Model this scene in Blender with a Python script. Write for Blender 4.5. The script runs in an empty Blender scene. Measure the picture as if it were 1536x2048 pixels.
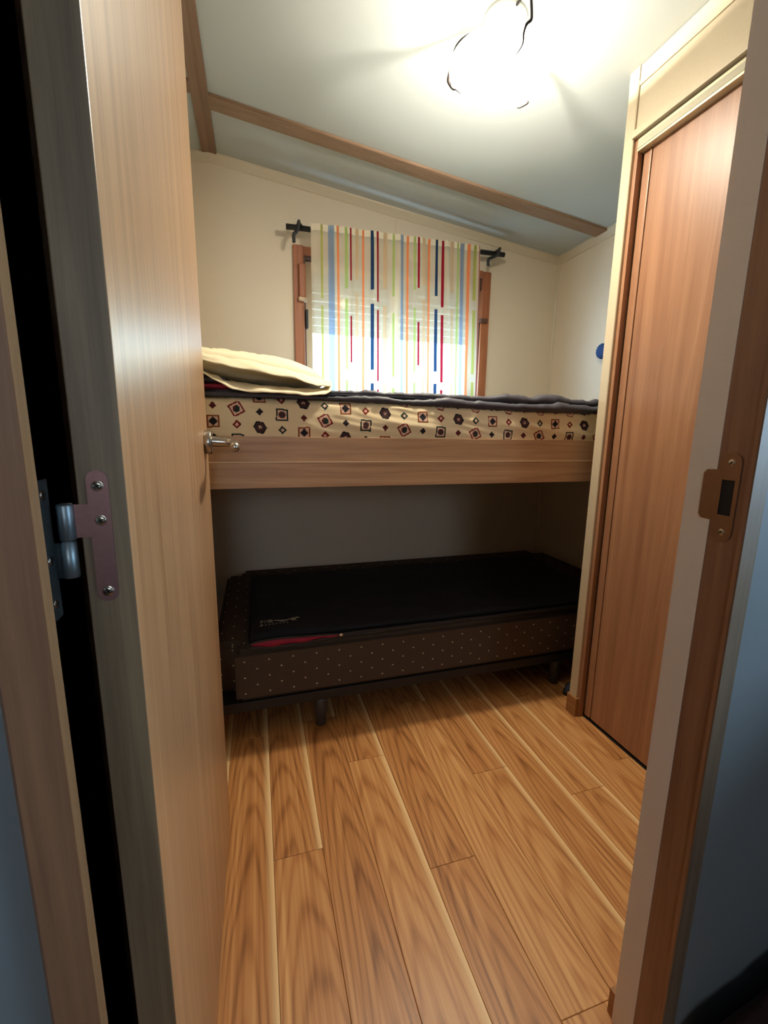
import bpy, bmesh, math, random
import numpy as np
from mathutils import Vector, Matrix, noise as mnoise

random.seed(7)
sc = bpy.context.scene
COL = sc.collection
PI = math.pi

# ------------------------------------------------------------------ camera
H = 1.05
cam_d = bpy.data.cameras.new('camera')
cam = bpy.data.objects.new('camera', cam_d)
COL.objects.link(cam)
cam_d.sensor_fit = 'VERTICAL'
cam_d.sensor_height = 36.0
cam_d.lens = 14.959
cam_d.clip_start = 0.01
cam.matrix_world = Matrix(((0.9586, 0.0379, -0.2823, 0.0),
                           (-0.2845, 0.1737, -0.9428, 0.0),
                           (0.0133, 0.9841, 0.1773, H),
                           (0, 0, 0, 1)))
sc.camera = cam

# ------------------------------------------------------------------ world, exposure
world = bpy.data.worlds.new('sky')
sc.world = world
world.use_nodes = True
wn = world.node_tree.nodes
bg = wn['Background']
bg.inputs[0].default_value = (0.52, 0.76, 1.0, 1)
bg.inputs[1].default_value = 11.0
sc.view_settings.view_transform = 'Standard'
sc.view_settings.look = 'None'
sc.view_settings.gamma = 1.0
sc.view_settings.use_curve_mapping = False
sc.view_settings.exposure = 0.47
sc.cycles.use_denoising = True
sc.cycles.sample_clamp_indirect = 6.0
sc.cycles.max_bounces = 10
sc.cycles.transparent_max_bounces = 12
sc.cycles.caustics_reflective = False

BULB_STRENGTH = 2500.0
BULB_COLOR = (1.0, 0.93, 0.80)
GLASS_GLOW = 28.0


def area(name, loc, target, sx, sy, power, color):
    d = bpy.data.lights.new(name, 'AREA')
    d.shape = 'RECTANGLE'; d.size = sx; d.size_y = sy
    d.energy = power; d.color = color
    o = bpy.data.objects.new(name, d); COL.objects.link(o)
    o.location = loc
    o.rotation_euler = (Vector(target) - Vector(loc)).to_track_quat('-Z', 'Y').to_euler()
    return o


# daylight through the corridor window (right side of the corridor, behind the camera)
area('corridor_daylight', (1.62, -0.42, 1.22), (0.4, -0.25, 1.1), 0.6, 0.5, 5.0, (0.60, 0.82, 1.0))
# added warm fill at the unseen corridor end, lightens the door edge and architrave
area('corridor_end_fill', (-0.1, -1.58, 1.35), (0.1, 0.3, 1.2), 0.3, 0.5, 2.6, (1.0, 0.88, 0.74))
# daylight arriving at the bedroom window
area('bedroom_daylight', (0.76, 2.72, 1.30), (0.76, 1.6, 1.25), 0.95, 0.45, 26.0, (0.48, 0.74, 1.0))


# ------------------------------------------------------------------ material helpers
def lin(c):
    return tuple((x / 12.92 if x <= 0.04045 else ((x + 0.055) / 1.055) ** 2.4) for x in [v / 255 for v in c]) + (1,)


class N:
    def __init__(s, name):
        s.m = bpy.data.materials.new(name); s.m.use_nodes = True
        s.t = s.m.node_tree; s.n = s.t.nodes; s.l = s.t.links
        s.b = s.n['Principled BSDF']; s.out = s.n['Material Output']

    def add(s, typ, **kw):
        nd = s.n.new(typ)
        for k, v in kw.items():
            setattr(nd, k, v)
        return nd

    def link(s, a, b):
        s.l.new(a, b)

    def math(s, op, a, b=None, c=None):
        nd = s.add('ShaderNodeMath', operation=op)
        for i, v in enumerate((a, b, c)):
            if v is None: continue
            if isinstance(v, (int, float)): nd.inputs[i].default_value = v
            else: s.link(v, nd.inputs[i])
        return nd.outputs[0]

    def ramp(s, fac, stops):
        r = s.add('ShaderNodeValToRGB')
        e = r.color_ramp.elements
        while len(e) < len(stops): e.new(0.5)
        for el, (p, c) in zip(e, stops):
            el.position = p; el.color = c
        s.link(fac, r.inputs[0])
        return r.outputs[0]

    def bump(s, h, strength, dist=0.001):
        b = s.add('ShaderNodeBump'); b.inputs['Strength'].default_value = strength
        b.inputs['Distance'].default_value = dist
        s.link(h, b.inputs['Height']); s.link(b.outputs[0], s.b.inputs['Normal'])


def plain(name, rgb, rough=0.5, metal=0.0, bump=0.0, scale=200.0, spec=0.5, mottled=0.06):
    k = N(name)
    tc = k.add('ShaderNodeTexCoord')
    nz = k.add('ShaderNodeTexNoise'); nz.inputs['Scale'].default_value = scale; nz.inputs['Detail'].default_value = 4
    k.link(tc.outputs['Object'], nz.inputs['Vector'])
    c = lin(rgb)
    a = tuple(min(1, v * (1 - mottled)) for v in c[:3]) + (1,); b = tuple(min(1, v * (1 + mottled)) for v in c[:3]) + (1,)
    k.link(k.ramp(nz.outputs[0], [(0.3, a), (0.7, b)]), k.b.inputs['Base Color'])
    k.b.inputs['Roughness'].default_value = rough
    k.b.inputs['Metallic'].default_value = metal
    k.b.inputs['Specular IOR Level'].default_value = spec
    if bump: k.bump(nz.outputs[0], bump)
    return k.m


def wood(name, dark, light, axis=2, rough=0.42, ring=26.0, stretch=0.07, contrast=1.0, spec=0.5, fibre=0.25, bump=0.15):
    """straight-grained laminate; axis = direction of the grain"""
    k = N(name)
    tc = k.add('ShaderNodeTexCoord'); oi = k.add('ShaderNodeObjectInfo')
    off = k.add('ShaderNodeVectorMath', operation='SCALE'); off.inputs[0].default_value = (7.1, 3.3, 11.7)
    k.link(oi.outputs['Random'], off.inputs['Scale'])
    ad = k.add('ShaderNodeVectorMath', operation='ADD'); k.link(tc.outputs['Object'], ad.inputs[0]); k.link(off.outputs[0], ad.inputs[1])
    def noise(cross, along, detail, dist):
        mp = k.add('ShaderNodeMapping'); s = [cross] * 3; s[axis] = along
        mp.inputs['Scale'].default_value = s; k.link(ad.outputs[0], mp.inputs['Vector'])
        n = k.add('ShaderNodeTexNoise'); n.inputs['Scale'].default_value = 1; n.inputs['Detail'].default_value = detail
        n.inputs['Distortion'].default_value = dist; k.link(mp.outputs[0], n.inputs['Vector']); return n.outputs[0]
    big = noise(ring, ring * stretch * 0.55, 4, 0.9)
    sn = k.math('MULTIPLY_ADD', k.math('SINE', k.math('MULTIPLY', big, 38.0)), 0.5, 0.5)
    mid = noise(ring * 4, ring * 4 * stretch * 0.4, 5, 0.2)
    fine = noise(ring * 26, ring * 26 * 0.03, 3, 0.0)
    v = k.math('ADD', k.math('MULTIPLY', sn, 0.20 * contrast), k.math('MULTIPLY', mid, 0.65))
    v = k.math('ADD', v, k.math('MULTIPLY', fine, fibre))
    v = k.math('ADD', v, k.math('MULTIPLY', big, 0.25))
    k.link(k.ramp(v, [(0.38, lin(dark)), (0.92, lin(light))]), k.b.inputs['Base Color'])
    k.b.inputs['Roughness'].default_value = rough
    k.b.inputs['Specular IOR Level'].default_value = spec
    k.bump(fine, bump, 0.0006)
    return k.m


def plank_material():
    k = N('printed_oak_plank')
    tc = k.add('ShaderNodeTexCoord'); oi = k.add('ShaderNodeObjectInfo')
    sep = k.add('ShaderNodeSeparateXYZ'); k.link(tc.outputs['Object'], sep.inputs[0])
    x, y = sep.outputs[0], sep.outputs[1]
    wnz = k.add('ShaderNodeTexWhiteNoise', noise_dimensions='1D'); k.link(oi.outputs['Random'], wnz.inputs['W'])
    rs = k.add('ShaderNodeSeparateColor'); k.link(wnz.outputs['Color'], rs.inputs[0])
    r1, r2, r3 = rs.outputs
    cmb = k.add('ShaderNodeCombineXYZ'); k.link(k.math('MULTIPLY', oi.outputs['Random'], 37.0), cmb.inputs[2])
    ad = k.add('ShaderNodeVectorMath', operation='ADD'); k.link(tc.outputs['Object'], ad.inputs[0]); k.link(cmb.outputs[0], ad.inputs[1])
    def noise(sx, sy, detail, dist=0.0):
        mp = k.add('ShaderNodeMapping'); mp.inputs['Scale'].default_value = (sx, sy, 1.0)
        k.link(ad.outputs[0], mp.inputs['Vector'])
        n = k.add('ShaderNodeTexNoise'); n.inputs['Scale'].default_value = 1; n.inputs['Detail'].default_value = detail
        n.inputs['Distortion'].default_value = dist; k.link(mp.outputs[0], n.inputs['Vector']); return n.outputs[0]
    warp = noise(7, 2.0, 2, 0.2)
    warp2 = noise(20, 1.6, 2)
    xs = k.math('ADD', x, k.math('MULTIPLY_ADD', r1, 0.05, -0.025))
    xs = k.math('ADD', xs, k.math('MULTIPLY_ADD', warp, 0.05, -0.025))
    # cathedral arches: rings of a cone cut lengthwise
    a = k.math('ADD', k.math('MULTIPLY', y, 0.06), k.math('MULTIPLY_ADD', r2, 0.10, 0.02))
    rad = k.math('SQRT', k.math('ADD', k.math('MULTIPLY', xs, xs), k.math('MULTIPLY', a, a)))
    rad = k.math('ADD', rad, k.math('MULTIPLY', warp2, 0.014))
    ring = k.math('MULTIPLY_ADD', k.math('SINE', k.math('MULTIPLY', rad, 700.0)), 0.5, 0.5)
    ring = k.math('SUBTRACT', 1.0, k.math('POWER', ring, 3.0))      # thin dark late-wood lines
    ring2 = k.math('MULTIPLY_ADD', k.math('SINE', k.math('MULTIPLY', rad, 173.0)), 0.5, 0.5)
    streak = noise(95, 0.6, 7, 0.10)
    fib = noise(260, 1.6, 4)
    v = k.math('ADD', k.math('MULTIPLY', ring, 0.17), k.math('MULTIPLY', ring2, 0.06))
    v = k.math('ADD', v, k.math('MULTIPLY', streak, 0.74))
    v = k.math('ADD', v, k.math('MULTIPLY', fib, 0.30))
    v = k.math('ADD', v, k.math('MULTIPLY_ADD', r3, 0.14, -0.07))
    col = k.ramp(v, [(0.38, lin((132, 82, 42))), (0.64, lin((186, 126, 72))), (0.98, lin((222, 170, 110)))])
    # sapwood along one edge of most planks
    e = k.math('ABSOLUTE', k.math('SUBTRACT', 0.0615, x))
    e = k.math('ADD', e, k.math('MULTIPLY_ADD', warp2, 0.010, -0.005))
    em = k.add('ShaderNodeMapRange', interpolation_type='SMOOTHSTEP')
    k.link(e, em.inputs[0]); em.inputs[1].default_value = 0.0; em.inputs[2].default_value = 0.024
    em.inputs[3].default_value = 1.0; em.inputs[4].default_value = 0.0
    on = k.math('GREATER_THAN', r1, 0.30)
    fac = k.math('MULTIPLY', k.math('MULTIPLY', em.outputs[0], on), 0.97)
    mx = k.add('ShaderNodeMix', data_type='RGBA'); k.link(fac, mx.inputs[0]); k.link(col, mx.inputs[6])
    mx.inputs[7].default_value = lin((240, 202, 146))
    k.link(mx.outputs[2], k.b.inputs['Base Color'])
    k.b.inputs['Roughness'].default_value = 0.40
    k.b.inputs['Specular IOR Level'].default_value = 0.45
    k.bump(fib, 0.12, 0.0005)
    return k.m


def attr_material(name, rough=0.85, translucent=0.0, transparent=0.0, weave=900.0, sheen=0.0):
    k = N(name)
    at = k.add('ShaderNodeAttribute'); at.attribute_name = 'print'
    k.link(at.outputs['Color'], k.b.inputs['Base Color'])
    k.b.inputs['Roughness'].default_value = rough
    k.b.inputs['Specular IOR Level'].default_value = 0.2
    tc = k.add('ShaderNodeTexCoord')
    nz = k.add('ShaderNodeTexNoise'); nz.inputs['Scale'].default_value = weave
    k.link(tc.outputs['Object'], nz.inputs['Vector'])
    k.bump(nz.outputs[0], 0.15, 0.0005)
    if translucent:
        tr = k.add('ShaderNodeBsdfTranslucent'); k.link(at.outputs['Color'], tr.inputs[0])
        m1 = k.add('ShaderNodeMixShader'); m1.inputs[0].default_value = translucent
        k.link(k.b.outputs[0], m1.inputs[1]); k.link(tr.outputs[0], m1.inputs[2])
        tp = k.add('ShaderNodeBsdfTransparent')
        k.link(at.outputs['Color'], tp.inputs[0])
        m2 = k.add('ShaderNodeMixShader')
        # the woven ground is sheer, the printed stripes are denser
        m2.inputs[0].default_value = transparent
        k.link(k.math('MULTIPLY', at.outputs['Alpha'], transparent), m2.inputs[0])
        k.link(m1.outputs[0], m2.inputs[1]); k.link(tp.outputs[0], m2.inputs[2])
        k.link(m2.outputs[0], k.out.inputs[0])
    return k.m


M = {}
M['wall'] = plain('beige_wall_panel', (222, 207, 184), 0.55, bump=0.05, scale=350, mottled=0.02)
M['ceiling'] = plain('grey_white_ceiling_panel', (182, 187, 182), 0.6, bump=0.08, scale=500, mottled=0.03)
M['cove'] = plain('cream_plastic_moulding', (206, 192, 166), 0.4, mottled=0.01)
M['panel'] = plain('cream_laminate', (196, 180, 152), 0.38, mottled=0.02, scale=120)
M['door'] = wood('pale_oak_laminate', (146, 108, 74), (196, 158, 118), 2, rough=0.34, ring=16, fibre=0.30, contrast=0.6, spec=0.85)
M['door_edge'] = wood('grey_oak_edging', (88, 70, 52), (130, 106, 80), 2, rough=0.5, ring=22)
M['closet'] = wood('honey_oak_laminate', (134, 90, 64), (178, 132, 98), 2, rough=0.42, ring=10, contrast=0.55)
M['jamb'] = wood('walnut_brown_jamb', (118, 80, 58), (160, 116, 86), 2, rough=0.42, ring=22, contrast=0.5)
M['jamb_lit'] = wood('lit_oak_jamb', (158, 118, 80), (190, 150, 108), 2, rough=0.45, ring=22, contrast=0.5)  # jamb wood made paler for the light falling on the stop lip
M['architrave'] = wood('taupe_architrave', (104, 86, 70), (140, 118, 98), 2, rough=0.45, ring=22, contrast=0.5)
M['bunk'] = wood('bunk_rail_oak', (160, 120, 86), (202, 162, 122), 0, rough=0.45, ring=18, contrast=0.7)
M['bunk_edge'] = plain('pale_edge_band', (240, 210, 168), 0.45)
M['trim_x'] = wood('ceiling_batten_oak_x', (128, 100, 76), (160, 130, 104), 0, rough=0.5, ring=20, contrast=0.5)
M['trim_y'] = wood('ceiling_batten_oak_y', (120, 92, 70), (152, 122, 98), 1, rough=0.5, ring=20, contrast=0.5)
M['plank'] = plank_material()
M['subfloor'] = plain('dark_subfloor', (52, 34, 20), 0.9)
M['skirting'] = wood('skirting_oak', (130, 88, 50), (172, 122, 76), 1, rough=0.45, ring=20)
M['window_wood'] = wood('red_brown_window_wood', (132, 76, 46), (170, 104, 68), 2, rough=0.42, ring=20, contrast=0.6)
M['window_wood_x'] = wood('red_brown_window_wood_x', (132, 76, 46), (170, 104, 68), 0, rough=0.42, ring=20, contrast=0.6)
M['window_dark'] = plain('dark_brown_aluminium', (86, 58, 48), 0.4)
M['beige_plastic'] = plain('beige_plastic', (190, 160, 128), 0.4)
M['black'] = plain('black_plastic', (24, 26, 34), 0.35)
M['iron'] = plain('black_wrought_iron', (28, 32, 34), 0.45, bump=0.05)
M['steel'] = plain('brushed_steel', (178, 170, 158), 0.3, 1.0, mottled=0.05)
M['hinge'] = plain('bronzed_steel', (150, 112, 108), 0.38, 0.85, mottled=0.05)
M['zinc'] = plain('zinc_plated_steel', (112, 120, 124), 0.42, 0.9, bump=0.05, scale=400)
M['screw'] = plain('screw_steel', (190, 180, 165), 0.25, 1.0)
M['dark'] = plain('recess_shade', (14, 11, 10), 0.8)  # near-black painted for shade in small holes and gaps
M['endcap'] = plain('pale_grey_beige_edging', (222, 212, 200), 0.35, mottled=0.01)
M['strike'] = plain('brown_plated_steel', (128, 102, 84), 0.32, 0.85, mottled=0.05)
M['hook'] = plain('dark_bronze_wire', (34, 26, 22), 0.4, 0.4)
M['white'] = plain('white_enamel', (236, 234, 226), 0.4, mottled=0.01)
M['alu'] = plain('champagne_aluminium', (214, 208, 176), 0.3, 0.35, mottled=0.02)
M['alu_grey'] = plain('grey_felt_strip', (178, 170, 146), 0.6)
M['pillow'] = plain('cream_cotton', (236, 222, 188), 0.9, bump=0.12, scale=600, mottled=0.02)
M['navy'] = plain('charcoal_navy_nylon', (58, 56, 64), 0.55, bump=0.08, scale=500)
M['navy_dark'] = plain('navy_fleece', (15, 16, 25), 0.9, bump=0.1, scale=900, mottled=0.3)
M['zip'] = plain('dark_grey_binding', (46, 42, 42), 0.7)
M['crimson'] = plain('crimson_lining', (150, 14, 52), 0.6, mottled=0.15, scale=60)
M['stitch'] = plain('grey_white_embroidery', (190, 180, 160), 0.8)
M['pull'] = plain('bright_zip_pull', (240, 225, 195), 0.2, 0.6)
M['bedframe'] = plain('black_bed_frame', (26, 22, 22), 0.6)
M['leg'] = plain('dark_grey_bed_leg', (62, 62, 64), 0.4)
M['blue'] = plain('bright_blue_fabric', (30, 66, 122), 0.8, bump=0.1, scale=500)
M['shoe'] = plain('dark_navy_canvas', (50, 58, 76), 0.8, bump=0.1, scale=600)
M['sole'] = plain('black_rubber', (20, 20, 22), 0.7)
M['hall_wall'] = plain('grey_blue_wall_panel', (122, 126, 130), 0.55, bump=0.05, scale=350, mottled=0.02)
M['maroon'] = plain('dark_maroon_fleece', (52, 26, 30), 0.95, bump=0.3, scale=120, mottled=0.4)
M['shutter'] = plain('grey_beige_roller_shutter', (128, 120, 108), 0.6)
M['ground'] = plain('pale_terrace', (225, 225, 220), 0.9)
M['curtain'] = attr_material('striped_sheer_cotton', 0.9, 0.18, 0.42)
M['sheet'] = attr_material('printed_cotton_sheet', 0.9)


def dotted_material():
    k = N('brown_dotted_ticking')
    tc = k.add('ShaderNodeTexCoord')
    sep = k.add('ShaderNodeSeparateXYZ'); k.link(tc.outputs['Object'], sep.inputs[0])
    s, t = 0.080, 0.0290
    zz = k.math('DIVIDE', k.math('SUBTRACT', sep.outputs[2], k.math('MULTIPLY', sep.outputs[1], 0.6)), t)
    row = k.math('FLOOR', zz)
    par = k.math('MULTIPLY', k.math('MODULO', row, 2.0), 0.5)
    xx = k.math('ADD', k.math('DIVIDE', sep.outputs[0], s), par)
    fx = k.math('MULTIPLY', k.math('SUBTRACT', k.math('FRACT', xx), 0.5), s)
    fz = k.math('MULTIPLY', k.math('SUBTRACT', k.math('FRACT', zz), 0.5), t)
    d = k.math('SQRT', k.math('ADD', k.math('MULTIPLY', fx, fx), k.math('MULTIPLY', k.math('MULTIPLY', fz, fz), 1.6)))
    dot = k.math('LESS_THAN', d, 0.0030)
    nz = k.add('ShaderNodeTexNoise'); nz.inputs['Scale'].default_value = 700
    k.link(tc.outputs['Object'], nz.inputs['Vector'])
    basec = k.ramp(nz.outputs[0], [(0.3, lin((60, 48, 38))), (0.7, lin((82, 66, 52)))])
    mx = k.add('ShaderNodeMix', data_type='RGBA'); k.link(dot, mx.inputs[0]); k.link(basec, mx.inputs[6])
    mx.inputs[7].default_value = lin((214, 200, 172))
    k.link(mx.outputs[2], k.b.inputs['Base Color'])
    k.b.inputs['Roughness'].default_value = 0.9
    k.bump(nz.outputs[0], 0.2)
    return k.m


M['dotted'] = dotted_material()


def glass_material():
    k = N('window_glass')
    g = k.add('ShaderNodeBsdfGlossy'); g.inputs['Roughness'].default_value = 0.10
    t = k.add('ShaderNodeBsdfTransparent'); t.inputs[0].default_value = (0.93, 0.96, 0.97, 1)
    m = k.add('ShaderNodeMixShader'); m.inputs[0].default_value = 0.012
    k.link(t.outputs[0], m.inputs[1]); k.link(g.outputs[0], m.inputs[2]); k.link(m.outputs[0], k.out.inputs[0])
    return k.m


M['glass'] = glass_material()


def lamp_glass_material():
    k = N('satin_lamp_glass')
    tp = k.add('ShaderNodeBsdfTransparent'); tp.inputs[0].default_value = (1.0, 0.96, 0.88, 1)
    tl = k.add('ShaderNodeBsdfTranslucent'); tl.inputs[0].default_value = (0.50, 0.48, 0.43, 1)
    em = k.add('ShaderNodeEmission'); em.inputs[0].default_value = (1.0, 0.94, 0.80, 1)
    geo = k.add('ShaderNodeNewGeometry')      # the satin outer face glows more than the inner face
    k.link(k.math('MULTIPLY', k.math('SUBTRACT', 1.0, k.math('MULTIPLY', geo.outputs['Backfacing'], 0.78)), GLASS_GLOW), em.inputs[1])
    lw = k.add('ShaderNodeLayerWeight'); lw.inputs[0].default_value = 0.5
    m1 = k.add('ShaderNodeMixShader')
    k.link(k.ramp(lw.outputs['Facing'], [(0.0, (0.85, 0.85, 0.85, 1)), (0.15, (0.65, 0.65, 0.65, 1)), (0.36, (0.26, 0.26, 0.26, 1)), (0.6, (0.06, 0.06, 0.06, 1))]), m1.inputs[0])
    k.link(tl.outputs[0], m1.inputs[1]); k.link(tp.outputs[0], m1.inputs[2])
    a = k.add('ShaderNodeAddShader'); k.link(m1.outputs[0], a.inputs[0]); k.link(em.outputs[0], a.inputs[1])
    k.link(a.outputs[0], k.out.inputs[0])
    return k.m


def bulb_material():
    k = N('glowing_bulb')
    em = k.add('ShaderNodeEmission'); em.inputs[0].default_value = BULB_COLOR + (1,); em.inputs[1].default_value = BULB_STRENGTH
    k.link(em.outputs[0], k.out.inputs[0])
    return k.m


M['lamp_glass'] = lamp_glass_material()
M['bulb'] = bulb_material()


# ------------------------------------------------------------------ mesh helpers
def finish(name, bm, mat, parent=None, smooth=False, loc=None):
    me = bpy.data.meshes.new(name)
    bmesh.ops.recalc_face_normals(bm, faces=bm.faces)
    bm.to_mesh(me); bm.free()
    if mat is not None: me.materials.append(mat)
    if smooth:
        me.polygons.foreach_set('use_smooth', [True] * len(me.polygons))
    o = bpy.data.objects.new(name, me); COL.objects.link(o)
    if parent is not None: o.parent = parent
    if loc is not None: o.location = loc
    return o


def add_box(bm, x0, x1, y0, y1, z0, z1, bev=0.0):
    r = bmesh.ops.create_cube(bm, size=1.0)
    vs = r['verts']
    for v in vs:
        v.co = Vector(((x0 + x1) / 2 + v.co.x * (x1 - x0), (y0 + y1) / 2 + v.co.y * (y1 - y0), (z0 + z1) / 2 + v.co.z * (z1 - z0)))
    if bev:
        es = list({e for v in vs for e in v.link_edges})
        bmesh.ops.bevel(bm, geom=es, offset=bev, segments=2, affect='EDGES', profile=0.6)
    return vs


def box(name, x0, x1, y0, y1, z0, z1, mat, parent=None, bev=0.0, smooth=False):
    """box whose origin sits at its centre of the base, so that object coordinates stay local"""
    cx, cy = (x0 + x1) / 2, (y0 + y1) / 2
    bm = bmesh.new()
    add_box(bm, x0 - cx, x1 - cx, y0 - cy, y1 - cy, 0, z1 - z0, bev)
    return finish(name, bm, mat, parent, smooth, (cx, cy, z0))


def prism(name, pts, axis, a0, a1, mat, parent=None, bev=0.0):
    """extrude a polygon (two coordinates) along axis 0/1/2 from a0 to a1"""
    bm = bmesh.new()
    def co(p, a):
        c = [0, 0, 0]; o = [i for i in range(3) if i != axis]
        c[o[0]], c[o[1]], c[axis] = p[0], p[1], a
        return c
    A = [bm.verts.new(co(p, a0)) for p in pts]; B = [bm.verts.new(co(p, a1)) for p in pts]
    n = len(pts)
    bm.faces.new(A); bm.faces.new(B[::-1])
    for i in range(n):
        bm.faces.new((A[i], A[(i + 1) % n], B[(i + 1) % n], B[i]))
    if bev:
        bmesh.ops.bevel(bm, geom=bm.edges[:], offset=bev, segments=2, affect='EDGES')
    return finish(name, bm, mat, parent)


def add_tube(bm, path, radii, seg=12, cap=True):
    path = [Vector(p) for p in path]
    if not hasattr(radii, '__len__'): radii = [radii] * len(path)
    rings = []
    up = None
    for i, p in enumerate(path):
        t = (path[min(i + 1, len(path) - 1)] - path[max(i - 1, 0)]).normalized()
        if up is None:
            up = Vector((0, 0, 1)) if abs(t.z) < 0.9 else Vector((1, 0, 0))
        side = t.cross(up).normalized(); up = side.cross(t).normalized()
        rings.append([bm.verts.new(p + radii[i] * (math.cos(2 * PI * k / seg) * side + math.sin(2 * PI * k / seg) * up)) for k in range(seg)])
    for a, b in zip(rings, rings[1:]):
        for k in range(seg):
            bm.faces.new((a[k], a[(k + 1) % seg], b[(k + 1) % seg], b[k]))
    if cap:
        bm.faces.new(rings[0][::-1]); bm.faces.new(rings[-1])


def smooth_path(pts, n=6):
    pts = [Vector(p) for p in pts]
    out = []
    P = [pts[0]] + pts + [pts[-1]]
    for i in range(1, len(P) - 2):
        for k in range(n):
            t = k / n
            a, b, c, d = P[i - 1], P[i], P[i + 1], P[i + 2]
            out.append(0.5 * ((2 * b) + (c - a) * t + (2 * a - 5 * b + 4 * c - d) * t * t + (3 * b - a - 3 * c + d) * t ** 3))
    out.append(pts[-1])
    return out


def tube(name, path, r, mat, parent=None, seg=12):
    bm = bmesh.new(); add_tube(bm, path, r, seg)
    return finish(name, bm, mat, parent, True)


def add_lathe(bm, prof, seg=32, mtx=None):
    rings = []
    for r, z in prof:
        if r < 1e-6:
            rings.append([bm.verts.new((0, 0, z))])
        else:
            rings.append([bm.verts.new((r * math.cos(2 * PI * k / seg), r * math.sin(2 * PI * k / seg), z)) for k in range(seg)])
    for a, b in zip(rings, rings[1:]):
        for k in range(seg):
            k2 = (k + 1) % seg
            if len(a) == 1 and len(b) == 1: continue
            if len(a) == 1: bm.faces.new((a[0], b[k2], b[k]))
            elif len(b) == 1: bm.faces.new((a[k], a[k2], b[0]))
            else: bm.faces.new((a[k], a[k2], b[k2], b[k]))
    if mtx is not None:
        vs = [v for r in rings for v in r]
        bmesh.ops.transform(bm, matrix=mtx, verts=vs)


def lathe(name, prof, mat, parent=None, seg=32, mtx=None, loc=None):
    bm = bmesh.new(); add_lathe(bm, prof, seg, mtx)
    return finish(name, bm, mat, parent, True, loc)


def empty(name, loc=(0, 0, 0), rot=(0, 0, 0)):
    o = bpy.data.objects.new(name, None); COL.objects.link(o)
    o.location = loc; o.rotation_euler = rot
    o.empty_display_size = 0.05
    return o


def tag(o, label, cat, group=None):
    o['label'] = label; o['category'] = cat
    if group: o['group'] = group
    return o


def struct(o, label=None):
    o['kind'] = 'structure'
    if label: o['label'] = label
    return o


# ------------------------------------------------------------------ room dimensions
D = 2.30                    # back wall
XL, XR = -0.26, 1.732       # side walls
YF0, YF1 = 0.371, 0.454     # wall with the doorway
SL = -0.111
XRIDGE, ZRIDGE = -0.15, 2.2815


def zc(x):
    return ZRIDGE + SL * abs(x - XRIDGE)


# ------------------------------------------------------------------ floor and its planks
floor = struct(box('floor', -1.2, 2.0, -1.6, 2.42, -0.06, -0.004, M['subfloor']))
PW = 0.123
X0 = 0.003


def plank_mesh(length):
    bm = bmesh.new()
    g, c, t = 0.0004, 0.0008, 0.004
    w, l = PW / 2 - g, length / 2 - g
    def ring(dx, z): return [bm.verts.new((sx * (w - dx), sy * (l - dx), z)) for sx, sy in ((-1, -1), (1, -1), (1, 1), (-1, 1))]
    a, b, d = ring(0, 0), ring(0, t - c), ring(c, t)
    for p, q in ((a, b), (b, d)):
        for i in range(4): bm.faces.new((p[i], p[(i + 1) % 4], q[(i + 1) % 4], q[i]))
    bm.faces.new(d); bm.faces.new(a[::-1])
    me = bpy.data.meshes.new('plank'); bmesh.ops.recalc_face_normals(bm, faces=bm.faces)
    bm.to_mesh(me); bm.free(); me.materials.append(M['plank'])
    return me


joints = {-2: 1.31, -1: 1.40, 0: 0.93, 1: 1.44, 2: 1.199, 3: 0.804, 4: 1.44, 5: 1.044, 6: 1.40, 7: 0.894, 8: 1.36, 9: 0.968,
          10: 1.25, 11: 0.8, 12: 1.4, 13: 1.05}
LP = 0.96
base_me = plank_mesh(LP)
for kcol in sorted(joints):
    xa = X0 + PW * kcol
    y = joints[kcol]
    while y > -0.05: y -= LP
    while y < D:
        y0, y1 = max(y, -0.3), min(y + LP, D)
        if y1 - y0 > 0.05:
            me = base_me if abs(y1 - y0 - LP) < 1e-4 else plank_mesh(y1 - y0)
            p = bpy.data.objects.new('plank', me); COL.objects.link(p)
            p.parent = floor
            p.location = (xa + PW / 2 - floor.location.x, (y0 + y1) / 2 - floor.location.y, -0.004 - floor.location.z)
        y += LP

# ------------------------------------------------------------------ walls
bm = bmesh.new()
WX0, WX1, WZ0, WZ1 = 0.256, 1.240, 1.225, 1.915     # window opening
add_box(bm, XL - 0.1, WX0, D, D + 0.09, -0.06, 2.32)
add_box(bm, WX1, XR + 0.1, D, D + 0.09, -0.06, 2.32)
add_box(bm, WX0, WX1, D, D + 0.09, -0.06, WZ0)
add_box(bm, WX0, WX1, D, D + 0.09, WZ1, 2.32)
wall_back = struct(finish('wall_back', bm, M['wall']))
struct(box('wall_right', XR, XR + 0.1, YF1, D, -0.06, 2.3, M['wall']))
struct(box('wall_left', XL - 0.1, XL, YF1, D, -0.06, 2.32, M['wall']))
JL, JR, JT = -0.164, 0.585, 2.07
bm = bmesh.new()
add_box(bm, -1.2, JL, YF0, YF1, -0.06, 2.35)
add_box(bm, JR + 0.004, 2.0, YF0, YF1, -0.06, 2.35)
add_box(bm, JL, JR + 0.004, YF0, YF1, JT + 0.03, 2.35)
struct(finish('wall_front', bm, M['hall_wall']))

# ceiling: two slopes either side of the ridge
x0, x1 = XL - 0.1, XR + 0.1
struct(prism('ceiling', [(x0, zc(x0)), (XRIDGE, ZRIDGE), (x1, zc(x1)), (x1, zc(x1) + 0.3), (x0, zc(x0) + 0.3)], 1, YF0, D + 0.09, M['ceiling']))

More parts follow.
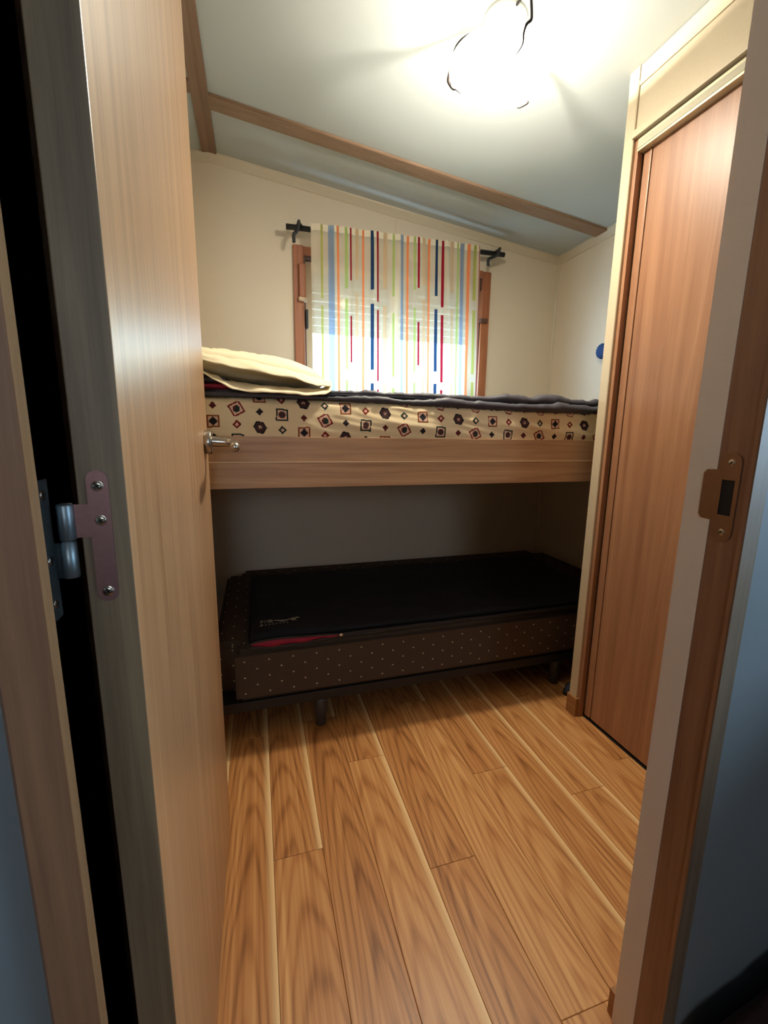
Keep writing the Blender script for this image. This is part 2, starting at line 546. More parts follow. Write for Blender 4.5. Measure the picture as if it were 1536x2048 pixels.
# battens on the ceiling
t = 0.007
struct(prism('trim_1', [(-0.181, zc(-0.181) + 0.001), (XRIDGE, ZRIDGE + 0.001), (-0.120, zc(-0.120) + 0.001), (-0.120, zc(-0.120) - t), (XRIDGE, ZRIDGE - t), (-0.181, zc(-0.181) - t)],
             1, YF1, D - 0.020, M['trim_y']), 'wood batten along the ceiling ridge')
def sloped(name, xa, xb, y0, y1, mat, th, bev=0.0):
    return prism(name, [(xa, zc(xa) + 0.002), (xb, zc(xb) + 0.002), (xb, zc(xb) - th), (xa, zc(xa) - th)], 1, y0, y1, mat, None, bev)
struct(sloped('trim_2', -0.120, XR - 0.012, 1.918, 1.996, M['trim_x'], 0.010, 0.002), 'wood batten across the sloping ceiling')
struct(sloped('trim_3', XL, -0.181, 1.87, 1.93, M['trim_x'], 0.010, 0.002), 'short wood batten left of the ridge')

# cream cove mouldings where walls meet the ceiling
def cove_back(name, xa, xb):
    bm = bmesh.new()
    rows = []
    for x in (xa, xb):
        z = zc(x)
        prof = [(0, 0.004), (0.026, 0.004), (0.024, -0.006), (0.014, -0.020), (0.006, -0.034), (0.003, -0.036), (0, -0.036)]
        rows.append([bm.verts.new((x, D - dy, z + dz)) for dy, dz in prof])
    n = len(rows[0])
    for i in range(n):
        bm.faces.new((rows[0][i], rows[0][(i + 1) % n], rows[1][(i + 1) % n], rows[1][i]))
    bm.faces.new(rows[0][::-1]); bm.faces.new(rows[1])
    return struct(finish(name, bm, M['cove']))
cove_back('trim_4', XRIDGE, XR)
cove_back('trim_5', XL, XRIDGE)
z = zc(XR)
struct(prism('trim_6', [(XR, z + 0.006), (XR - 0.024, z + 0.006), (XR - 0.022, z - 0.006), (XR - 0.013, z - 0.020), (XR - 0.006, z - 0.034), (XR, z - 0.036)], 1, YF1, D - 0.002, M['cove']))
struct(box('trim_7', 0.729, 0.751, D - 0.0025, D + 0.001, 0.0, 2.14, M['wall'], bev=0.0008), 'joint cover strip between wall panels')
struct(prism('trim_8', [(XR - 0.012, D), (XR, D), (XR, D - 0.012), (XR - 0.006, D - 0.010), (XR - 0.010, D - 0.006)], 2, 0.0, 2.05, M['cove']), 'corner bead in the back corner')
struct(box('baseboard_back', XL, XR, D - 0.010, D, 0, 0.06, M['skirting']))
struct(box('baseboard_right', XR - 0.010, XR, 1.25, D - 0.010, 0, 0.06, M['skirting']))

# ------------------------------------------------------------------ doorway jambs
def jamb_prism(name, pts, mat, z1=JT, parent=None):
    return prism(name, pts, 2, 0.0, z1, mat, parent)
fr = empty('trim_9', (0.2, YF0, 0)); struct(fr, 'wooden door frame of the bedroom doorway')
def rel(o, parent):
    """parent o, keeping world placement"""
    o.parent = parent
    o.location = Vector(o.location) - parent.location
    return o
# left side: stop lip, rebate face, architrave
rel(jamb_prism('door_stop', [(-0.1560, 0.3602), (-0.1556, 0.3720), (-0.1630, 0.3740), (-0.1630, 0.3602)], M['jamb_lit']), fr)
rel(jamb_prism('hinge_jamb', [(JL - 0.004, 0.3750), (JL, 0.3750), (JL, YF1), (JL - 0.004, YF1)], M['architrave']), fr)
rel(jamb_prism('inner_casing', [(JL, YF1), (JL, 0.480), (-0.215, 0.480), (-0.215, YF1)], M['door_edge']), fr)
rel(jamb_prism('architrave', [(-0.1565, 0.3590), (-0.190, 0.3590), (-0.194, 0.363), (-0.194, YF0), (-0.1565, YF0)], M['jamb']), fr)
# right side: rebate face with strike plate, stop bead, architrave, cream wall end
rel(jamb_prism('strike_jamb', [(JR, 0.3705), (JR, 0.4160), (JR + 0.004, 0.4160), (JR + 0.004, 0.3705)], M['jamb']), fr)
rel(jamb_prism('stop_bead', [(JR - 0.002, 0.3705), (JR - 0.002, 0.3765), (JR + 0.0005, 0.3775), (JR + 0.0005, 0.3705)], M['jamb']), fr)
rel(jamb_prism('wall_end_cap', [(JR - 0.001, 0.4160), (JR - 0.001, 0.4545), (JR + 0.02, 0.4570), (JR + 0.02, YF1), (JR + 0.004, YF1), (JR + 0.004, 0.4160)], M['endcap']), fr)
rel(jamb_prism('architrave', [(JR - 0.002, 0.3690), (JR + 0.024, 0.3690), (JR + 0.024, YF0), (JR - 0.002, YF0)], M['architrave']), fr)
rel(box('head_jamb', JL, JR, YF0, YF1, JT, JT + 0.03, M['jamb']), fr)
struct(box('baseboard_front', JR + 0.002, 1.13, YF1, YF1 + 0.014, 0, 0.055, M['skirting']))


def screw(parent, p, normal, r=0.0042, mat=None):
    """countersunk cross-head screw facing `normal`"""
    bm = bmesh.new()
    prof = [(r * 1.25, 0.0), (r * 1.22, 0.0003), (r * 1.06, -0.0002), (r * 0.98, 0.0004), (r * 0.5, 0.0006), (0, 0.00065)]
    add_lathe(bm, prof, 16)
    q = Vector((0, 0, 1)).rotation_difference(Vector(normal))
    o = finish('screw', bm, mat or M['screw'], parent, True)
    o.location = p; o.rotation_euler = q.to_euler()
    b2 = bmesh.new()
    for a in (0.5, 0.5 + PI / 2):
        vs = add_box(b2, -r * 0.6, r * 0.6, -r * 0.15, r * 0.15, 0.0003, 0.0008)
        bmesh.ops.rotate(b2, verts=vs, cent=(0, 0, 0), matrix=Matrix.Rotation(a, 3, 'Z'))
    return o, b2


def place_screw(parent, p, normal, r=0.0042, recess=True):
    o, b2 = screw(parent, p, normal, r)
    # near-black bars in the same mesh paint the shade of the cross recess
    me = o.data
    me.materials.append(M['dark'])
    bmm = bmesh.new(); bmm.from_mesh(me)
    n0 = len(bmm.faces)
    tmp = bpy.data.meshes.new('tmp'); b2.to_mesh(tmp); b2.free()
    bmm.from_mesh(tmp); bpy.data.meshes.remove(tmp)
    bmm.faces.ensure_lookup_table()
    for f in bmm.faces[n0:]: f.material_index = 1
    bmm.to_mesh(me); bmm.free()
    return o


# strike plate on the right jamb (plane x = JR, faces -X)
def strike():
    y0, y1, zlo, zhi = 0.3855, 0.4105, 0.918, 1.034
    r = (y1 - y0) / 2
    cy = (y0 + y1) / 2
    out = []
    for k in range(13): a = PI * k / 12; out.append((cy + r * math.cos(a), zhi - r + r * math.sin(a)))
    # lip on the room side
    lip_hi, lip_lo = 1.012, 0.944
    out += [(y0, lip_hi)]
    for k in range(13): a = PI + PI * k / 12; out.append((cy + r * math.cos(a), zlo + r + r * math.sin(a)))
    # outline runs: top arc from y1 to y0, down the hall side, bottom arc y0 -> y1, up the room side with the lip
    out = [p for p in out if p != (y0, lip_hi)]
    out += [(y1, lip_lo), (y1 + 0.017, lip_lo + 0.001), (y1 + 0.021, lip_lo + 0.006), (y1 + 0.021, lip_hi - 0.006), (y1 + 0.017, lip_hi - 0.001), (y1, lip_hi)]
    hole = [(cy - 0.0075, 0.953), (cy + 0.0085, 0.953), (cy + 0.0085, 0.999), (cy - 0.0075, 0.999)]
    bm = bmesh.new()
    x = JR - 0.0018
    vo = [bm.verts.new((x, p[0], p[1])) for p in out]; vh = [bm.verts.new((x, p[0], p[1])) for p in hole]
    eo = [bm.edges.new((vo[i], vo[(i + 1) % len(vo)])) for i in range(len(vo))]
    eh = [bm.edges.new((vh[i], vh[(i + 1) % 4])) for i in range(4)]
    bmesh.ops.triangle_fill(bm, use_beauty=True, edges=eo + eh)
    ex = bmesh.ops.extrude_face_region(bm, geom=bm.faces[:])
    for v in ex['geom']:
        if isinstance(v, bmesh.types.BMVert): v.co.x += 0.0016
    pl = finish('strike_plate', bm, M['strike'], None)
    pl['label'] = 'bronzed steel strike plate with rectangular latch hole'
    rel(pl, fr)
    hb = box('latch_hole_shade', JR - 0.0004, JR + 0.0002, cy - 0.0075, cy + 0.0085, 0.953, 0.999, M['dark']); hb.parent = pl  # near-black inset stands in for the shade inside the hole
    hb.location = hb.location - pl.location - fr.location
    for zz in (zhi - r, zlo + r):
        s = place_screw(pl, (JR - 0.0018, cy, zz), (-1, 0, 0), 0.0036)
        s.location = Vector(s.location) - pl.location - fr.location
strike()

# ------------------------------------------------------------------ the open door
DX1, DX0 = -0.107, -0.143     # front and back face near the hinge
DY0, DY1 = 0.405, 1.068
door = box('door_1', DX0, DX1, DY0, DY1, 0.010, 2.045, M['door'], bev=0.0012)
struct(door, 'pale oak door standing open into the bedroom')
door.data.materials.append(M['door_edge'])
for p in door.data.polygons:
    if abs(p.normal.y) > 0.95 or (p.center.y < -(DY1 - DY0) / 2 + 0.0013 and p.normal.x < 0.5): p.material_index = 1


def to_door(o):
    o.parent = door; o.location = Vector(o.location) - door.location
    return o


# hinge: leaf on the door's hinge edge, barrel in the gap, second leaf on the frame
bm = bmesh.new()
pts = []
hx0, hx1, hz0, hz1 = -0.1355, -0.1195, 0.905, 1.0185
r = (hx1 - hx0) / 2; cx = (hx0 + hx1) / 2
for k in range(13): a = PI * k / 12; pts.append((cx + r * math.cos(a), hz1 - r + r * math.sin(a)))
pts += [(hx0, 0.9905), (-0.1490, 0.9905), (-0.1490, 0.9625), (hx0, 0.9625)]
for k in range(13): a = PI + PI * k / 12; pts.append((cx + r * math.cos(a), hz0 + r + r * math.sin(a)))
A = [bm.verts.new((p[0], DY0 - 0.0012, p[1])) for p in pts]
f = bm.faces.new(A)
ex = bmesh.ops.extrude_face_region(bm, geom=[f])
for v in ex['geom']:
    if isinstance(v, bmesh.types.BMVert): v.co.y += 0.0011
leaf = to_door(finish('hinge_leaf', bm, M['hinge']))
leaf['label'] = 'bronzed steel hinge leaf with three screws'
for zz, xx in ((1.0055, -0.1275), (0.9765, -0.1275), (0.9140, -0.1275)):
    s = place_screw(leaf, (xx, DY0 - 0.0012, zz), (0, -1, 0), 0.0037)
    s.location = Vector(s.location) - door.location - leaf.location
bm = bmesh.new()
add_lathe(bm, [(0, 0.9612), (0.0055, 0.9612), (0.0060, 0.9620), (0.0060, 0.9900), (0.0052, 0.9915), (0, 0.9915)], 20, Matrix.Translation((-0.1520, DY0 - 0.002, 0)))
to_door(finish('hinge_barrel', bm, M['zinc'], None, True))
# frame half of the hinge
bm = bmesh.new()
add_lathe(bm, [(0, 0.929), (0.0054, 0.929), (0.0060, 0.930), (0.0060, 0.9590), (0.0045, 0.9600), (0.0045, 0.9611), (0, 0.9611)], 20, Matrix.Translation((-0.1525, DY0 - 0.002, 0)))
rel(finish('hinge_pin_barrel', bm, M['zinc'], None, True), fr)
jl = box('hinge_jamb_leaf', JL - 0.0002, JL + 0.0016, 0.386, 0.404, 0.896, 1.012, M['zinc'], bev=0.0005); 
rel(jl, fr)
bm = bmesh.new(); add_box(bm, JL + 0.0005, -0.1525, DY0 - 0.0034, DY0 - 0.0014, 0.929, 0.9590)
rel(finish('hinge_tab', bm, M['zinc']), fr)
for zz in (1.000, 0.946, 0.910):
    s = place_screw(jl, (JL + 0.0016, 0.394, zz), (1, 0, 0), 0.0034)
    s.location = Vector(s.location) - jl.location - fr.location

# lever handle near the free edge
hy, hz = 1.015, 1.030
hd = lathe('door_handle', [(0, 0.0), (0.0245, 0.0), (0.0255, 0.001), (0.0255, 0.013), (0.0245, 0.0145), (0.012, 0.0145), (0.0, 0.0145)], M['steel'], None, 40,
           Matrix.Rotation(PI / 2, 4, 'Y'))
hd.location = (DX1, hy, hz)
to_door(hd); hd['label'] = 'brushed steel lever handle on a round rose'
lp = smooth_path([(0.014, 0, 0.002), (0.030, 0, 0.001), (0.048, -0.002, 0.000), (0.058, -0.012, -0.002), (0.0615, -0.030, -0.004), (0.064, -0.060, -0.006), (0.0655, -0.095, -0.007), (0.0660, -0.104, -0.007)], 6)
rad = [0.0114 - 0.0022 * min(1, i / 14) for i in range(len(lp))]
bm = bmesh.new(); add_tube(bm, lp, rad, 18)
bmesh.ops.create_icosphere(bm, subdivisions=3, radius=0.0098, matrix=Matrix.Translation(lp[-1]))
lv = finish('lever', bm, M['steel'], hd, True)

# ------------------------------------------------------------------ window_1
win = empty('window_1', (0.75, D, WZ0)); struct(win, 'brown wooden window behind the striped curtain')
def wpart(o, lab=None):
    rel(o, win)
    if lab: o['label'] = lab
    return o
def casing(x0, x1, z0, z1, mat): return wpart(box('casing', x0, x1, D - 0.014, D + 0.002, z0, z1, mat, bev=0.0025))
casing(0.207, 0.257, 1.17, 1.9535, M['window_wood'])
casing(1.239, 1.2885, 1.17, 1.9465, M['window_wood'])
casing(0.2572, 1.2388, 1.914, 1.950, M['window_wood_x'])
casing(0.2572, 1.2388, 1.17, 1.226, M['window_wood_x'])
# brown reveal lining + aluminium sashes
bm = bmesh.new()
add_box(bm, WX0, WX0 + 0.010, D + 0.002, D + 0.088, WZ0, WZ1)
add_box(bm, WX1 - 0.010, WX1, D + 0.002, D + 0.088, WZ0, WZ1)
add_box(bm, WX0 + 0.010, WX1 - 0.010, D + 0.002, D + 0.088, WZ1 - 0.010, WZ1)
add_box(bm, WX0 + 0.010, WX1 - 0.010, D + 0.002, D + 0.088, WZ0, WZ0 + 0.010)
wpart(finish('reveal_lining', bm, M['window_dark']))
def frame_bm(x0, x1, z0, z1, w, y0, y1, bev=0.002):
    bm = bmesh.new()
    add_box(bm, x0, x0 + w, y0, y1, z0, z1, bev); add_box(bm, x1 - w, x1, y0, y1, z0, z1, bev)
    add_box(bm, x0 + w, x1 - w, y0, y1, z0, z0 + w, bev); add_box(bm, x0 + w, x1 - w, y0, y1, z1 - w, z1, bev)
    return bm
s1 = wpart(finish('sash', frame_bm(WX0 + 0.012, 0.755, WZ0 + 0.012, WZ1 - 0.012, 0.034, D + 0.040, D + 0.058), M['beige_plastic']))
s2 = wpart(finish('sash', frame_bm(0.741, WX1 - 0.012, WZ0 + 0.012, WZ1 - 0.012, 0.034, D + 0.062, D + 0.080), M['beige_plastic']))
for s, xa, xb, yy in ((s1, WX0 + 0.046, 0.721, D + 0.048), (s2, 0.775, WX1 - 0.046, D + 0.070)):
    g = box('pane', xa, xb, yy, yy + 0.004, WZ0 + 0.046, WZ1 - 0.046, M['glass']); g.parent = s
    g.location = Vector(g.location) - win.location - s.location
# guide blocks of the fly screen and the black latch
for (xa, xb, za, zb) in ((0.232, 0.266, 1.715, 1.868), (1.232, 1.268, 1.700, 1.850)):
    gb = wpart(box('screen_guide', xa, xb, D - 0.030, D + 0.010, za, zb, M['window_wood'], bev=0.004))
    cp = box('guide_cap', xa - 0.004, xb + 0.002, D - 0.034, D + 0.012, za - 0.018, za, M['beige_plastic'] if xa < 0.7 else M['window_dark'], bev=0.003)
    cp.parent = gb; cp.location = Vector(cp.location) - win.location - gb.location
lt = wpart(box('latch', 0.262, 0.276, D - 0.012, D + 0.014, 1.575, 1.665, M['black'], bev=0.004), 'black latch on the sash')
# roller shutter outside, lowered half way
bm = bmesh.new()
zz = 1.578
while zz < WZ1 + 0.02:
    add_box(bm, WX0 - 0.02, WX1 + 0.02, D + 0.092, D + 0.102, zz, zz + 0.0385, 0.003)
    zz += 0.040
wpart(finish('roller_shutter', bm, M['shutter']))

# ------------------------------------------------------------------ curtain and rod
YR = D - 0.075
rod = empty('curtain_rod', (0.745, YR, 2.012)); tag(rod, 'black iron curtain rod above the window with curled brackets', 'curtain rod')
def rpart(o): return rel(o, rod)
bm = bmesh.new()
add_tube(bm, [(0.172, YR, 2.000), (1.324, YR, 2.018)], 0.0122, 14)
rpart(finish('pole', bm, M['iron'], None, True))
for up_x, mid_x, low_x in ((0.236, 0.226, 0.206), (1.318, 1.275, 1.226)):
    zr = 2.000 + 0.018 * (mid_x - 0.172) / 1.15
    path = smooth_path([(up_x + 0.004, D - 0.001, zr + 0.030), (up_x + 0.003, D - 0.016, zr + 0.036), (up_x, YR + 0.040, zr + 0.040), (mid_x * 0.35 + up_x * 0.65, YR + 0.012, zr + 0.034), (mid_x, YR - 0.019, zr + 0.006),
                        (mid_x, YR - 0.021, zr - 0.010), (mid_x * 0.6 + low_x * 0.4, YR - 0.014, zr - 0.022), (low_x, YR - 0.010, zr - 0.036), (low_x, YR - 0.010, zr - 0.068)], 6)
    br = rpart(tube('bracket', path, 0.0078, M['iron'], None, 10))
    kb = lathe('bracket_rosette', [(0, 0), (0.015, 0), (0.017, 0.006), (0.015, 0.014), (0.010, 0.020), (0, 0.022)], M['iron'], br, 18, Matrix.Rotation(PI / 2, 4, 'X'))
    kb.location = Vector((up_x + 0.004, D - 0.001, zr + 0.036)) - rod.location - br.location

STRIPES = [('olive', 0.334, 0.0109, [(1.707, 2.05), (1.328, 1.677)]), ('greyblue', 0.379, 0.0276, [(1.1, 2.05)]), ('orange', 0.410, 0.0111, [(1.1, 2.05)]),
           ('lime', 0.450, 0.0129, [(1.756, 2.05), (1.378, 1.711), (1.1, 1.326)]), ('red', 0.473, 0.0097, [(1.795, 2.05), (1.411, 1.633)]),
           ('tan', 0.505, 0.0147, [(1.806, 2.05), (1.425, 1.746), (1.1, 1.365)]), ('orange', 0.536, 0.0115, [(1.1, 2.05)]),
           ('navy', 0.579, 0.0149, [(1.765, 2.05), (1.386, 1.7), (1.1, 1.321)]), ('red', 0.607, 0.0117, [(1.711, 2.05), (1.33, 1.672), (1.1, 1.289)]),
           ('tan', 0.648, 0.0203, [(1.776, 2.05), (1.398, 1.699), (1.1, 1.324)]), ('lime', 0.690, 0.0102, [(1.742, 2.05), (1.351, 1.664), (1.1, 1.293)]),
           ('greyblue', 0.733, 0.0190, [(1.1, 2.05)]), ('orange', 0.766, 0.0122, [(1.1, 2.05)]), ('lime', 0.801, 0.0105, [(1.784, 2.05), (1.382, 1.698), (1.1, 1.332)]),
           ('red', 0.822, 0.0106, [(1.794, 2.05), (1.416, 1.632)]), ('tan', 0.849, 0.0159, [(1.805, 2.05), (1.43, 1.742), (1.1, 1.368)]), ('orange', 0.881, 0.0125, [(1.1, 2.05)]),
           ('navy', 0.921, 0.0144, [(1.765, 2.05), (1.388, 1.701), (1.1, 1.325)]), ('red', 0.955, 0.0136, [(1.714, 2.05), (1.335, 1.676), (1.1, 1.296)]),
           ('tan', 1.005, 0.0202, [(1.785, 2.05), (1.41, 1.709), (1.1, 1.333)]), ('lime', 1.037, 0.0093, [(1.1, 2.05)]), ('greyblue', 1.065, 0.0261, [(1.1, 2.05)]),
           ('orange', 1.102, 0.0151, [(1.1, 2.05)]), ('olive', 1.140, 0.0171, [(1.762, 2.05), (1.383, 1.713), (1.1, 1.34)]), ('red', 1.1615, 0.003, [(1.1, 2.05)])]
SCOL = {'olive': (176, 176, 96), 'greyblue': (150, 166, 188), 'orange': (240, 140, 90), 'lime': (170, 190, 110), 'red': (150, 26, 44), 'tan': (205, 178, 142), 'navy': (36, 62, 96)}
CLOTH = (242, 230, 204)


def grid_mesh(name, xs, zs, fn, colfn, mat):
    """grid in (u, v) -> 3d point, with one printed colour per face"""
    nx, nz = len(xs), len(zs)
    verts = [fn(u, v) for v in zs for u in xs]
    faces = [(j * nx + i, j * nx + i + 1, (j + 1) * nx + i + 1, (j + 1) * nx + i) for j in range(nz - 1) for i in range(nx - 1)]
    me = bpy.data.meshes.new(name); me.from_pydata(verts, [], faces)
    at = me.color_attributes.new('print', 'FLOAT_COLOR', 'CORNER')
    buf = np.zeros((len(faces) * 4, 4), dtype=np.float32)
    q = 0
    for j in range(nz - 1):
        v = (zs[j] + zs[j + 1]) / 2
        for i in range(nx - 1):
            buf[q:q + 4] = colfn((xs[i] + xs[i + 1]) / 2, v); q += 4
    at.data.foreach_set('color', buf.ravel())
    me.materials.append(mat)
    me.polygons.foreach_set('use_smooth', [True] * len(faces))
    return me


CX0, CX1, CZ0, CZ1 = 0.283, 1.164, 1.195, 2.031
bx = {CX0, CX1}
for nm, x, w, seg in STRIPES:
    for e in (x - w / 2, x + w / 2):
        if CX0 < e < CX1: bx.add(round(e, 4))
for i in range(1, 110): 
    c = CX0 + (CX1 - CX0) * i / 110
    if min(abs(c - b) for b in bx) > 0.003: bx.add(round(c, 4))
bz = {CZ0, CZ1}
for nm, x, w, seg in STRIPES:
    for a, b in seg:
        for e in (a, b):
            if CZ0 < e < CZ1: bz.add(round(e, 3))
for i in range(1, 60):
    c = CZ0 + (CZ1 - CZ0) * i / 60
    if min(abs(c - b) for b in bz) > 0.004: bz.add(round(c, 4))
xs, zs = sorted(bx), sorted(bz)
STR = [(x - w / 2, x + w / 2, seg, SCOL[nm], nm) for nm, x, w, seg in STRIPES]


def curtain_col(u, v):
    for a, b, seg, c, nm in STR:
        if a <= u <= b:
            for s0, s1 in seg:
                # slanted stripe ends
                if s0 <= v <= s1: 
                    l = lin(c)
                    return (l[0], l[1], l[2], 0.16 if nm not in ('greyblue',) else 0.45)
    if v > CZ1 - 0.028: l = lin(CLOTH); return (l[0], l[1], l[2], 0.2)
    l = lin(CLOTH)
    return (l[0], l[1], l[2], 1.0)


def curtain_pt(u, v):
    tt = (v - CZ0) / (CZ1 - CZ0)
    zr = 2.000 + 0.018 * (u - 0.172) / 1.15
    x = u + 0.012 * (1 - tt) * math.sin((u - CX0) / (CX1 - CX0) * PI * 0.5) ** 2 * 2
    gather = mnoise.noise(Vector((u * 60, v * 1.0, 2.0))) * 0.010 * (0.25 + 0.75 * tt ** 6)
    fold = 0.015 * math.sin(u * 42 + 1.5 * math.sin(u * 9)) * (1 - 0.45 * tt) + 0.006 * math.sin(u * 97 + 2 * v)
    y = YR - 0.024 + fold * (1 - tt ** 14 * 0.7) + gather * 0.8
    z = v + (zr - 2.011) * 1.0
    y = min(y, YR - 0.0150)      # the cloth stays in front of the rod
    if tt > 0.97:    # gathered heading above the rod
        z += 0.005 * mnoise.noise(Vector((u * 90, 0, 5.0)))
    z += 0.004 * math.sin(u * 30) * (1 - tt)
    return (x, y, z)


cur_me = grid_mesh('curtain', xs, zs, curtain_pt, curtain_col, M['curtain'])
cur = bpy.data.objects.new('curtain', cur_me); COL.objects.link(cur)
tag(cur, 'sheer cream curtain printed with broken coloured stripes, hung over the window', 'curtain')

# ------------------------------------------------------------------ ceiling lamp
lx, ly = 0.707, 1.250
lamp = empty('ceiling_lamp', (lx, ly, zc(lx)), (0, math.atan(-SL), 0)); tag(lamp, 'round satin glass ceiling lamp, lit, held by three wire hooks', 'ceiling lamp')
RL = 0.139
lathe('ceiling_plate', [(0, -0.0005), (0.058, -0.0005), (0.060, -0.010), (0.054, -0.020), (0.02, -0.022), (0.018, -0.030), (0.018, -0.096), (0.030, -0.124), (0.030, -0.139), (0.022, -0.141), (0, -0.135)], M['white'], lamp, 40)  # collar at the foot shaped to hold back the bulb's upward light
bowl_prof = []
for k in range(15):
    a = k / 14 * 1.0
    rr = RL * a
    bowl_prof.append((rr, -0.178 + 0.052 * a * a))
inner = [(r_ * 0.975, z_ + 0.004) for r_, z_ in bowl_prof[::-1]]
gb_ = lathe('glass_bowl', bowl_prof, M['lamp_glass'], lamp, 64)
if sum(p.normal.z for p in gb_.data.polygons) > 0: print('FLIP'); gb_.data.flip_normals()
bm = bmesh.new(); bmesh.ops.create_uvsphere(bm, u_segments=12, v_segments=8, radius=0.022)
bl = finish('bulb', bm, M['bulb'], lamp, True, (0, 0, -0.146))
for ang in (math.radians(-92), math.radians(137), math.radians(23)):
    c, s = math.cos(ang), math.sin(ang)
    prof = [(0.050, -0.012), (0.100, -0.014), (0.138, -0.028), (0.1500, -0.075), (0.1500, -0.106), (0.1490, -0.120), (0.1430, -0.128), (0.133, -0.139), (0.121, -0.149), (0.109, -0.158), (0.097, -0.166)]
    pth = smooth_path([(r_ * c + (0.005 * math.sin(i * 1.7)) * -s, r_ * s + 0.005 * math.sin(i * 1.7) * c, z_) for i, (r_, z_) in enumerate(prof)], 4)
    n = len(pth)
    tube('hook', pth, [0.0036 if i < n * 0.6 else 0.0036 * (1 - 0.75 * (i - n * 0.6) / (n * 0.4)) for i in range(n)], M['hook'], lamp, 8)

# ------------------------------------------------------------------ wardrobe on the right
wd = empty('wardrobe', (1.44, 0.85, 0)); tag(wd, 'built-in oak wardrobe with cream end panel along the right wall', 'wardrobe')
def wpt(o, lab=None):
    rel(o, wd)
    if lab: o['label'] = lab
    return o
XW = 1.133
wpt(prism('end_panel', [(XW + 0.002, 1.199), (XW, 1.201), (XW, 1.234), (XW + 0.002, 1.236), (XR - 0.001, 1.236), (XR - 0.001, 1.199)], 2, 0.0, 2.10, M['panel']), 'cream laminate end panel')
# upper tip of the end panel follows the ceiling
wpt(prism('end_panel_top', [(XW, 2.10), (XR - 0.001, zc(XR) - 0.001), (XR - 0.001, 2.0), (XW + 0.4, 2.0), (XW + 0.4, 2.10)] if False else [(XW, 2.1005), (XW, zc(XW) - 0.001), (XW + 0.30, 2.1005)], 1, 1.199, 1.236, M['panel']))
wpt(box('post_shoe', XW - 0.006, XW + 0.03, 1.190, 1.240, 0.0, 0.075, M['skirting'], bev=0.0015), 'wood coloured foot cover of the end panel')
wpt(box('side_jamb', XW + 0.010, XW + 0.030, 1.186, 1.1985, 0.0, 1.950, M['closet'], bev=0.001))
wpt(box('top_strip', XW + 0.002, XW + 0.020, YF1, 1.198, 2.085, zc(XW + 0.02) - 0.0005, M['panel'], bev=0.001))
wpt(box('header_panel', XW + 0.006, XW + 0.022, YF1, 1.198, 1.964, 2.0845, M['panel'], bev=0.0005))
wpt(box('fascia_strip', XW - 0.006, XW + 0.022, YF1, 1.200, 1.943, 1.9635, M['panel'], bev=0.001))
tr = wpt(box('sliding_track', XW + 0.006, XW + 0.080, YF1, 1.186, 1.904, 1.938, M['alu'], bev=0.001), 'champagne coloured aluminium door track')
tf = box('track_insert', XW + 0.0048, XW + 0.0065, YF1, 1.185, 1.911, 1.929, M['alu_grey']); tf.parent = tr
tf.location = Vector(tf.location) - wd.location - tr.location
dr = wpt(box('door', XW + 0.030, XW + 0.050, 0.47, 1.150, 0.014, 1.915, M['closet'], bev=0.0015), 'honey oak sliding door')
st = box('stile', XW + 0.028, XW + 0.050, 1.1525, 1.180, 0.014, 1.915, M['closet'], bev=0.003); st.parent = dr
st.location = Vector(st.location) - wd.location - dr.location
wpt(box('door_gap_shade', XW + 0.030, XW + 0.055, 0.47, 1.186, 0.0, 0.006, M['dark']))  # near-black strip painted as the shade of the gap under the door
wpt(box('carcass', XW + 0.085, XR - 0.001, YF1, 1.198, 0.0, 2.02, M['panel']))

# ------------------------------------------------------------------ upper bunk
YB = 1.285
bunk = empty('upper_bunk', (0.74, YB, 0.885)); tag(bunk, 'fixed upper bunk shelf with two-board oak rail across the room', 'bunk bed')
def bpt(o, lab=None):
    rel(o, bunk)
    if lab: o['label'] = lab
    return o
XE = XR - 0.003
bpt(box('lower_rail', XL + 0.002, XE, YB, YB + 0.020, 0.893, 0.967, M['bunk'], bev=0.0012))
bpt(box('upper_rail', XL + 0.002, XE, YB, YB + 0.020, 0.9705, 1.042, M['bunk'], bev=0.0012))
bpt(box('rail_joint', XL + 0.002, XE, YB - 0.0006, YB + 0.019, 0.9672, 0.9703, M['bunk_edge']), 'pale edge band between the two boards')
bpt(box('bed_base', XL + 0.002, XE, YB + 0.0205, D - 0.004, 0.898, 0.930, M['panel']))

# mattress with the printed fitted sheet
mz0, mz1 = 0.9315, 1.153
MX0, MX1 = XL + 0.006, XE - 0.004
PS = 1.285 / 1.33
zA_x = [-0.30, -0.0508, 0.2083, 0.4684, 0.7246, 0.9767, 1.2237, 1.8]
zA_z = [1.150, 1.1204, 1.0913, 1.0678, 1.0584, 1.0549, 1.0513, 1.046]
zA_x = [v * PS for v in zA_x]; zA_z = [1.05 + (v - 1.05) * PS for v in zA_z]
PP, PO = 0.0643 * PS, 0.0508 * PS
C_BASE = lin((234, 214, 174)); C_RED = lin((122, 28, 30)); C_BLK = lin((38, 34, 40)); C_GRN = lin((36, 52, 48)); C_BRN = lin((138, 76, 50))
C_HEX = lin((74, 48, 48)); C_PINK = lin((222, 186, 160)); C_MAR = lin((92, 34, 36))


def rot2(x, y, a):
    c, s = math.cos(a), math.sin(a)
    return x * c - y * s, x * s + y * c


